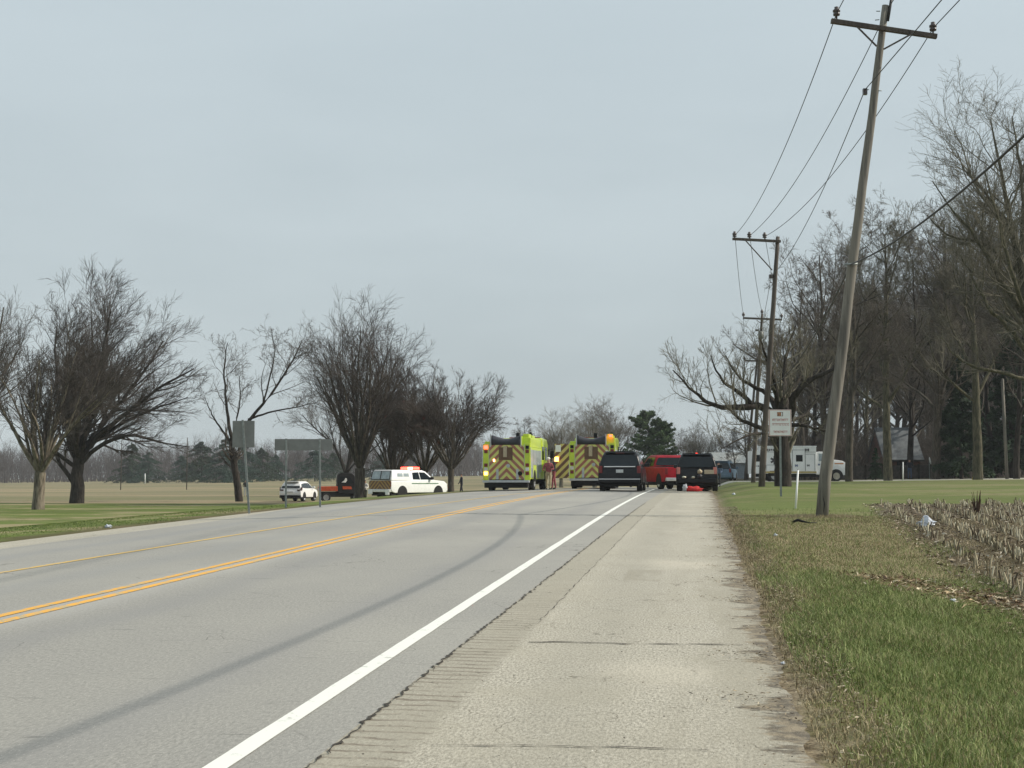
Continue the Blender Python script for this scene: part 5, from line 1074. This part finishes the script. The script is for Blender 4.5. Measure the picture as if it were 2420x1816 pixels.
# ------------------------------------------------------------------ people
SKIN = paint('skin', (.42, .24, .17), .6, 0, .1); HAIR = paint('dark_hair', (.03, .02, .015), .8)
def person(label, loc, az, top, trousers, H=1.76, arms=((.3, -.1), (.2, .1)), stride=.12, hat=None, crouch=0, cat='person'):
    o = thing('person', label, cat, loc, heading(az)); s = H / 1.76
    J = {'pel': (0, 0, .95), 'chest': (.02, 0, 1.28), 'neck': (0, 0, 1.48), 'head': (.02, 0, 1.60), 'top': (.02, 0, 1.70)}
    bm = bmesh.new(); ids = {}; rads = []
    def v(k, p, r): ids[k] = bm.verts.new(Vector(p) * s); rads.append((k, r)); return ids[k]
    def e(a, b): bm.edges.new((ids[a], ids[b]))
    v('pel', (0, 0, .94), (.13, .16)); v('waist', (0, 0, 1.08), (.11, .15)); v('chest', (.01, 0, 1.30), (.13, .19)); v('neck', (0, 0, 1.47), (.06, .06)); v('jaw', (.02, 0, 1.55), (.07, .065)); v('head', (.02, 0, 1.65), (.095, .08)); v('crown', (.0, 0, 1.735), (.06, .055))
    for a, b in (('pel', 'waist'), ('waist', 'chest'), ('chest', 'neck'), ('neck', 'jaw'), ('jaw', 'head'), ('head', 'crown')): e(a, b)
    for sg, nm, (bend, fw) in ((1, 'l', arms[0]), (-1, 'r', arms[1])):
        v('sh' + nm, (0, sg * .19, 1.40), (.065, .065)); v('el' + nm, (fw * .4, sg * (.25 + bend * .1), 1.13), (.045, .045)); v('wr' + nm, (fw + bend * .5, sg * .22, .90 + bend * .45), (.033, .033)); v('ha' + nm, (fw * 1.15 + bend * .65, sg * .21, .82 + bend * .55), (.04, .025))
        e('chest', 'sh' + nm); e('sh' + nm, 'el' + nm); e('el' + nm, 'wr' + nm); e('wr' + nm, 'ha' + nm)
        f = sg * stride; v('hip' + nm, (0, sg * .10, .88), (.095, .09)); v('kn' + nm, (f * .6 + .02, sg * .11, .50), (.062, .062)); v('an' + nm, (f, sg * .11, .09), (.045, .045)); v('to' + nm, (f + .17, sg * .12, .04), (.045, .038))
        e('pel', 'hip' + nm); e('hip' + nm, 'kn' + nm); e('kn' + nm, 'an' + nm); e('an' + nm, 'to' + nm)
    me = bpy.data.meshes.new('body'); bm.verts.index_update(); idx = {k: vv.index for k, vv in ids.items()}; bm.to_mesh(me); bm.free()
    b = bpy.data.objects.new('body', me); COL.objects.link(b); b.modifiers.new('skin', 'SKIN'); sub = b.modifiers.new('sub', 'SUBSURF'); sub.levels = 1; sub.render_levels = 1
    for k, r in rads: me.skin_vertices[0].data[idx[k]].radius = (r[0] * s, r[1] * s)
    me.skin_vertices[0].data[idx['pel']].use_root = True
    dg = bpy.context.evaluated_depsgraph_get(); me2 = bpy.data.meshes.new_from_object(b.evaluated_get(dg)); bpy.data.objects.remove(b)
    me2.materials.clear()
    for q in (top, trousers, SKIN, HAIR, UNDER): me2.materials.append(q)
    for f in me2.polygons:
        c = f.center / s; f.use_smooth = True; ad = abs(c.y)
        f.material_index = 4 if c.z < .10 else (3 if c.z > 1.66 or (c.z > 1.56 and c.x < -.01) else (2 if c.z > 1.48 else (2 if (ad > .15 and c.z < .90 + .0 and c.z > .7 and ad > .17) else (1 if c.z < .96 else 0))))
    bo = bpy.data.objects.new('body', me2); COL.objects.link(bo); bo.parent = o
    m = MB().ball((.118 * s, 0, 1.60 * s), .016 * s, (1, .8, 1.2), 6, 4); m.build('nose', SKIN, o, smooth_=True)
    if hat: MB().ball((.01 * s, 0, 1.70 * s), .115 * s, (1.05, .92, .75), 12, 6).build('helmet', hat, o, smooth_=True)
    return o
MAROON = paint('maroon_coat', (.22, .05, .06), .85, 0, .3, 9); NAVY = paint('black_coat', (.012, .014, .025), .85, 0, .3, 9); TURN = paint('tan_turnout', (.34, .28, .17), .85, 0, .3, 9); WHS = paint('pale_shirt', (.62, .60, .56), .8, 0, .1); JEAN = paint('blue_jeans', (.06, .09, .15), .9); DKG = paint('dark_green_trousers', (.02, .03, .022), .9); CHAR = paint('charcoal_cloth', (.03, .03, .03), .9)
person('person in a maroon coat and pale trousers standing right beside the left fire engine', at(1296, 76), 190, MAROON, TURN, 1.72, ((.5, .1), (.4, .1)), .1, WHS)
person('person in a black coat standing against the open striped door of the right engine', at(1309, 77), 260, NAVY, MAROON, 1.8, ((.3, .1), (.2, .1)), .12)
person('person in black walking on the grass right of the last elm of the row', at(1091, 118), 250, NAVY, NAVY, 1.85, ((.08, .1), (.14, .1)), .16)
person('person in a pale shirt behind the trunk of the tallest elm, by the utility vehicle', at(864, 118), 200, WHS, DKG, 1.8, ((.6, .2), (.4, .1)), .08)
person('person in a dark top and white trousers standing right of the curved tree trunk', at(582, 150), 170, CHAR, WHS, 1.75, ((.2, .1), (.2, .1)), .06)
person('person in a black coat and blue jeans at the fence by the brick house', at(2148, 122), 180, NAVY, JEAN, 1.75, ((.3, .1), (.2, .1)), .06)
person('person in blue and grey clothing standing right of the black suv on the shoulder', at(1697, 100), 200, JEAN, CHAR, 1.75, ((.3, .1), (.2, .1)), .06)

# ------------------------------------------------------------------ grass, stubble, litter
def blades(name, n, s0, s1, tf0, tf1, h, wd, cols, seed, keep=None, lean=.5, bias=1.0, mat_=None, lab=None, cat='grass', patch=0.):
    rg = np.random.default_rng(seed); s = s0 + (s1 - s0) * rg.random(n) ** bias; t = tf0(s) + (tf1(s) - tf0(s)) * rg.random(n)
    if keep is not None: k = keep(s, t, rg); s, t = s[k], t[k]
    n = len(s); x, y = xy(s, t); z = ground(x, y) - .01
    cl = .5 + .5 * np.sin(s * 1.7 + 2.1 * np.sin(t * 1.3 + s * .4)) * np.cos(t * 2.3 + 1.4 * np.sin(s * .9))
    H = h * rg.uniform(.45, 1.25, n) * (1 - patch + patch * 1.6 * cl); W = wd * rg.uniform(.6, 1.3, n) * (1 + .018 * np.maximum(0, s - 6)); az = rg.random(n) * 6.283; la = az + rg.normal(0, .9, n)
    dx, dy = np.cos(az), np.sin(az); lx, ly = np.cos(la) * lean * H * rg.random(n), np.sin(la) * lean * H * rg.random(n)
    B = np.stack([x, y, z], 1); D_ = np.stack([dx, dy, 0 * dx], 1) * W[:, None] / 2; Md = B + np.stack([lx * .35, ly * .35, H * .58], 1); Tp = B + np.stack([lx * 1.2, ly * 1.2, H * (1 - .25 * rg.random(n))], 1)
    V = np.stack([B - D_, B + D_, Md + D_ * .8, Md - D_ * .8, Tp], 1).reshape(-1, 3); i = np.arange(n) * 5
    me = npmesh(name, V, np.stack([i, i + 1, i + 2, i + 3], 1), np.stack([i + 3, i + 2, i + 4], 1))
    cols = np.array(cols); pk = (rg.random(n) * .6 + .4 * cl * rg.random(n) ** .3) * (len(cols) - 1.001); a = pk.astype(int); f = (pk - a)[:, None]; c = cols[a] * (1 - f) + cols[np.minimum(a + 1, len(cols) - 1)] * f; c = c * rg.uniform(.75, 1.25, (n, 1))
    ca = me.color_attributes.new('Col', 'FLOAT_COLOR', 'POINT'); C4 = np.ones((n, 5, 4), np.float32); C4[:, :, :3] = np.clip(c, 0, 1)[:, None]; ca.data.foreach_set('color', C4.ravel())
    o = link(name, me, mat_ or GRASSM); tag(o, lab, cat, kind='stuff'); return o
GRASSM = vcol('grass_blades', .75)
def nz(s, t, a=1., b=1.): return np.sin(s * a + 1.7 * np.sin(t * b * 1.3)) * np.cos(t * b * 1.9 + 1.3 * np.sin(s * a * .7))
GC = [(.075, .11, .022), (.115, .16, .04), (.18, .225, .075), (.27, .31, .12), (.40, .37, .20)]
GL = [(.06, .095, .02), (.11, .15, .035), (.17, .20, .06)]
DC = [(.12, .09, .05), (.22, .175, .10), (.34, .28, .165), (.46, .40, .26)]
inner = lambda s: tG(s) + .12
SA, SB2 = np.array(hs(2090, 1372)), np.array(hs(2460, 1446))
def scrap(s, t):
    d = SB2 - SA; u = np.clip(((s - SA[0]) * d[0] + (t - SA[1]) * d[1]) / (d @ d), 0, 1.6); return np.hypot(s - SA[0] - u * d[0], t - SA[1] - u * d[1])
def dens(s, t, rg, f=26.): return rg.random(len(s)) < np.clip((9. / s) ** 1.1, .06, 1)
blades('verge_grass', 340000, 5.0, 40, inner, lambda s: tG(s) + 2.3 + .16 * s, .085, .0042, GC, 1, lambda s, t, rg: (rg.random(len(s)) < np.clip(1.25 - s / 34, .15, 1)) & ((t - tG(s)) > .36 + .42 * nz(s, t, 1.1, 2) + rg.normal(0, .22, len(s)) + .25 * (s < 9)) & ~((s > 18.3 + 2.6 * nz(t, s * .3, .9, 1.3) + 1.2 * nz(s, t, .9, 1.3) + rg.normal(0, 1.3, len(s))) & (rg.random(len(s)) > .38)) & (scrap(s, t) > .25 + .35 * rg.random(len(s))) & (t < 3.6 + (s - 20) * .07 + .6 * nz(s, t, .5, 1) + 9 * (s < 15)), 1.0, 1.0, patch=.32, lab='short green grass of the road verge')
blades('dry_grass', 190000, 5.0, 36, lambda s: tG(s) + .05, lambda s: tG(s) + 1.9 + .15 * s, .05, .0045, DC, 2, lambda s, t, rg: (nz(s, t, 1.3, 1.7) > .1) | (nz(s, t, 2.3, 3.1) < -.5) | (t - tG(s) < .6 + .9 * (s < 9.5) + rg.normal(0, .2, len(s))) | (s > 17 + rg.normal(0, 1, len(s))) | (rg.random(len(s)) < .28), 1.3, .95, patch=.3, lab='dry straw coloured grass and thatch along the verge')
blades('lawn_grass', 60000, 16, 46, lambda s: tE(s) - 9 - .1 * s, lambda s: tE(s) - .1, .035, .010, GL, 3, lambda s, t, rg: (tE(s) - t > .5 + .4 * nz(s, t, 1.2, 1)) & (nz(s, t, .35, 1.1) < .55), .5, .8, lab='mown green lawn left of the road')
# corn stubble in rows
rg = np.random.default_rng(9); n = 15000; rows = np.round(rg.uniform(0, 26, n)) * .76; s = 14.5 + 29 * rg.random(n); tb = 3.9 + (s - 20) * .07
t = tb + rows + rg.normal(0, .05, n); 
x, y = xy(s, t); z = ground(x, y); H = rg.uniform(.08, .27, n) * (.6 + .4 * rg.random(n)); lx, ly = rg.normal(0, .22, (2, n)) * H
pts = np.stack([np.stack([x, y, z - .02], 1), np.stack([x + lx * .5, y + ly * .5, z + H * .5], 1), np.stack([x + lx, y + ly, z + H], 1)], 1); rad = np.repeat(rg.uniform(.008, .015, n)[:, None], 3, 1)
me = tubes('corn_stubble', [(pts, rad, 4)]); nv = 12
c = np.array([(.20, .17, .105), (.40, .35, .235), (.50, .46, .34), (.11, .085, .055), (.36, .32, .22)])[rg.integers(0, 5, n)] * rg.uniform(.8, 1.2, (n, 1))
ca = me.color_attributes.new('Col', 'FLOAT_COLOR', 'POINT'); C4 = np.ones((n, nv, 4), np.float32); C4[:, :, :3] = np.clip(c, 0, 1)[:, None]; ca.data.foreach_set('color', C4.ravel())
tag(link('corn_stubble', me, vcol('stubble_stalks', .85)), 'cut corn stalks standing in rows in the dark field', 'corn stubble', kind='stuff')
def flakes(name, n, s0, s1, tf0, tf1, L, wd, cols, seed, lab, cat, keep=None, lift=.01, tilt=.5, bias=1.):
    rg = np.random.default_rng(seed); s = s0 + (s1 - s0) * rg.random(n) ** bias; t = tf0(s) + (tf1(s) - tf0(s)) * rg.random(n)
    if keep is not None: k = keep(s, t, rg); s, t = s[k], t[k]
    n = len(s); x, y = xy(s, t); z = np.where(t < tG(s), zroad(s, t) + .004, ground(x, y)) + lift + rg.random(n) * lift; az = rg.random(n) * 6.283
    l = L * rg.uniform(.4, 1.5, n); w_ = wd * rg.uniform(.5, 1.5, n); d = np.stack([np.cos(az), np.sin(az), rg.normal(0, tilt, n) * .5], 1); e = np.stack([-np.sin(az), np.cos(az), rg.normal(0, tilt, n)], 1)
    c0 = np.stack([x, y, z], 1); a = d * l[:, None] / 2; b = e * w_[:, None] / 2; c0[:, 2] += np.abs(a[:, 2]) + np.abs(b[:, 2])
    V = np.stack([c0 - a, c0 - a * .2 + b, c0 + a, c0 - a * .2 - b + np.stack([0 * l, 0 * l, l * .12 * tilt], 1)], 1).reshape(-1, 3); i = np.arange(n) * 4
    me = npmesh(name, V, np.stack([i, i + 1, i + 2, i + 3], 1)); cols = np.array(cols)[rg.integers(0, len(cols), n)] * rg.uniform(.75, 1.25, (n, 1))
    ca = me.color_attributes.new('Col', 'FLOAT_COLOR', 'POINT'); C4 = np.ones((n, 4, 4), np.float32); C4[:, :, :3] = np.clip(cols, 0, 1)[:, None]; ca.data.foreach_set('color', C4.ravel())
    return tag(link(name, me, GRASSM), lab, cat, kind='stuff')
sbt = lambda s: 3.3 + (s - 20) * .07
flakes('corn_husks', 26000, 12, 44, sbt, lambda s: sbt(s) + 14, .085, .018, [(.30, .24, .17), (.46, .40, .31), (.15, .11, .07), (.06, .042, .028), (.22, .17, .11)], 12, 'torn corn leaves and husks lying among the stubble', 'corn residue', tilt=.6)
flakes('leaf_litter', 30000, 5.0, 42, lambda s: tG(s) - .62, lambda s: tG(s) + .50, .030, .008, [(.10, .07, .04), (.06, .045, .028), (.24, .19, .12), (.40, .34, .24)], 13, 'dead leaves, twigs and grit along the pavement edge', 'leaf litter', keep=lambda s, t, rg: rg.random(len(s)) < np.clip((t - tG(s) + .30 + .42 * nz(s, t, 3.1, .6)) * 1.8, 0, 1), tilt=.35, bias=.8)
flakes('bark_scraps', 14000, 11, 19, lambda s: 1.6 + (s * 0), lambda s: 5.6 + s * 0, .075, .014, [(.36, .27, .16), (.52, .44, .31), (.17, .10, .055), (.09, .05, .03), (.14, .085, .05)], 14, 'torn stalks and brown scraps lying in the verge grass', 'plant scraps', keep=lambda s, t, rg: scrap(s, t) < .20 + .55 * rg.random(len(s)) ** 1.5, tilt=.5)
flakes('grit', 2600, 4.5, 22, lambda s: tM(s), lambda s: tG(s) - .1, .011, .009, [(.05, .04, .03), (.5, .48, .42), (.12, .10, .07)], 15, 'loose grit scattered on the shoulder', 'grit', lift=.003, tilt=.2)
# plastic litter
PLAS = paint('white_plastic_film', (.50, .53, .58), .35, 0, .12, 14, bump=.4)
def bag(name, label, p, sx, sy, sz, seed, m=PLAS):
    rg = random.Random(seed); k_ = 1 if name == 'plastic_bag' else .7; sx, sy, sz = sx * k_, sy * k_, sz * k_; mb = MB().ball((0, 0, 0), 1, (sx, sy, sz), 16, 10)
    mb.V = [(x * (1 + .3 * math.sin(8 * z / sz + 3 * y / sy)) + rg.uniform(-.12, .12) * sx, y * (1 + .25 * math.cos(6 * x / sx)), max(-.01, z * (1 + .35 * math.sin(5 * x / sx + seed)) + sz * .7)) for x, y, z in mb.V]
    o = mb.build(name, m); o.location = p; return tag(o, label, 'litter')
bag('plastic_bag', 'crumpled white plastic bag at the edge of the corn stubble', hit(2190, 1248), .17, .12, .13, 2)
bag('plastic_scrap', 'small white scrap in the grass left of the nearest pole', hit(1833, 1268), .05, .05, .04, 3)
bag('plastic_scrap', 'crumpled white scrap lying on the left road edge by the lawn', hit(256, 1248), .10, .08, .06, 4)
bag('plastic_scrap', 'small bluish scrap among the brown stalks in the verge', hit(2252, 1424), .045, .04, .03, 5)
bag('paper_scrap', 'tiny pale scrap at the muddy pavement edge', hit(1850, 1572), .022, .02, .015, 6)
bag('paper_scrap', 'tiny white scrap on the grass before the white notice sign', hit(1734, 1170), .10, .08, .06, 7)
BRN = paint('brown_dead_plant', (.09, .05, .03), .9, 0, .4, 10)
q = hit(2308, 1216); m = MB(); rg = random.Random(4)
for k in range(26): a_ = rg.uniform(0, 6.28); m.tube([(.03 * math.cos(a_), .03 * math.sin(a_), -.03), (.07 * math.cos(a_) + rg.uniform(-.03, .03), .05 * math.sin(a_), rg.uniform(.15, .3)), (.12 * math.cos(a_), .08 * math.sin(a_), rg.uniform(.28, .62))], [.012, .01, .005], 5)
o = m.build('dead_weed_clump', BRN, None); o.location = q; tag(o, 'brown dead weed stump standing tallest in the corn stubble', 'weed')
q = hit(1897, 1239); m = MB().tube([(-.22, 0, .05), (-.1, .02, .09), (.0, .0, .06), (.15, -.02, .03), (.32, .0, .03)], [.02, .035, .025, .012, .008], 8); m.tube([(-.24, 0, .0), (-.16, .01, .07)], [.02, .02], 6)
o = m.build('broken_branch', UNDER, None, smooth_=True); o.location = q; tag(o, 'short black piece of debris in dry grass in front of the nearest pole', 'debris')
# dry grass tuft round the pole foot
rg2 = np.random.default_rng(31); n = 1800; q = hit(1936, 1223); r = np.abs(rg2.normal(0, .32, n)) + .12; a = rg2.random(n) * 6.283
x = q.x + r * np.cos(a) * 1.7; y = q.y + r * np.sin(a); B = np.stack([x, y, ground(x, y) - .01], 1); Hh = rg2.uniform(.03, .11, n); l = rg2.normal(0, .05, (n, 2)); w_ = np.stack([np.full(n, .006), 0 * x, 0 * x], 1)
V = np.stack([B - w_, B + w_, B + np.stack([l[:, 0], l[:, 1], Hh], 1)], 1).reshape(-1, 3); me = npmesh('dry_tuft', V, None, np.arange(n * 3).reshape(-1, 3))
tag(link('dry_tuft', me, paint('straw', (.36, .29, .18), .9, 0, .3, 9)), 'dry straw tuft round the foot of the nearest pole', 'dry grass', kind='stuff')

# ------------------------------------------------------------------ air
hm = bpy.data.materials.new('haze_air'); hm.use_nodes = True; hn = hm.node_tree; hn.nodes.clear()
ho = hn.nodes.new('ShaderNodeOutputMaterial'); hv = hn.nodes.new('ShaderNodeVolumePrincipled'); hv.inputs['Color'].default_value = (.86, .90, .94, 1); hv.inputs['Density'].default_value = .00024
hn.links.new(hv.outputs[0], ho.inputs['Volume'])
o = MB().box(-900, 900, -80, 1400, -6, 34).build('haze', hm); o['kind'] = 'stuff'; o['label'] = 'thin pale haze over the whole place'; o['category'] = 'haze'
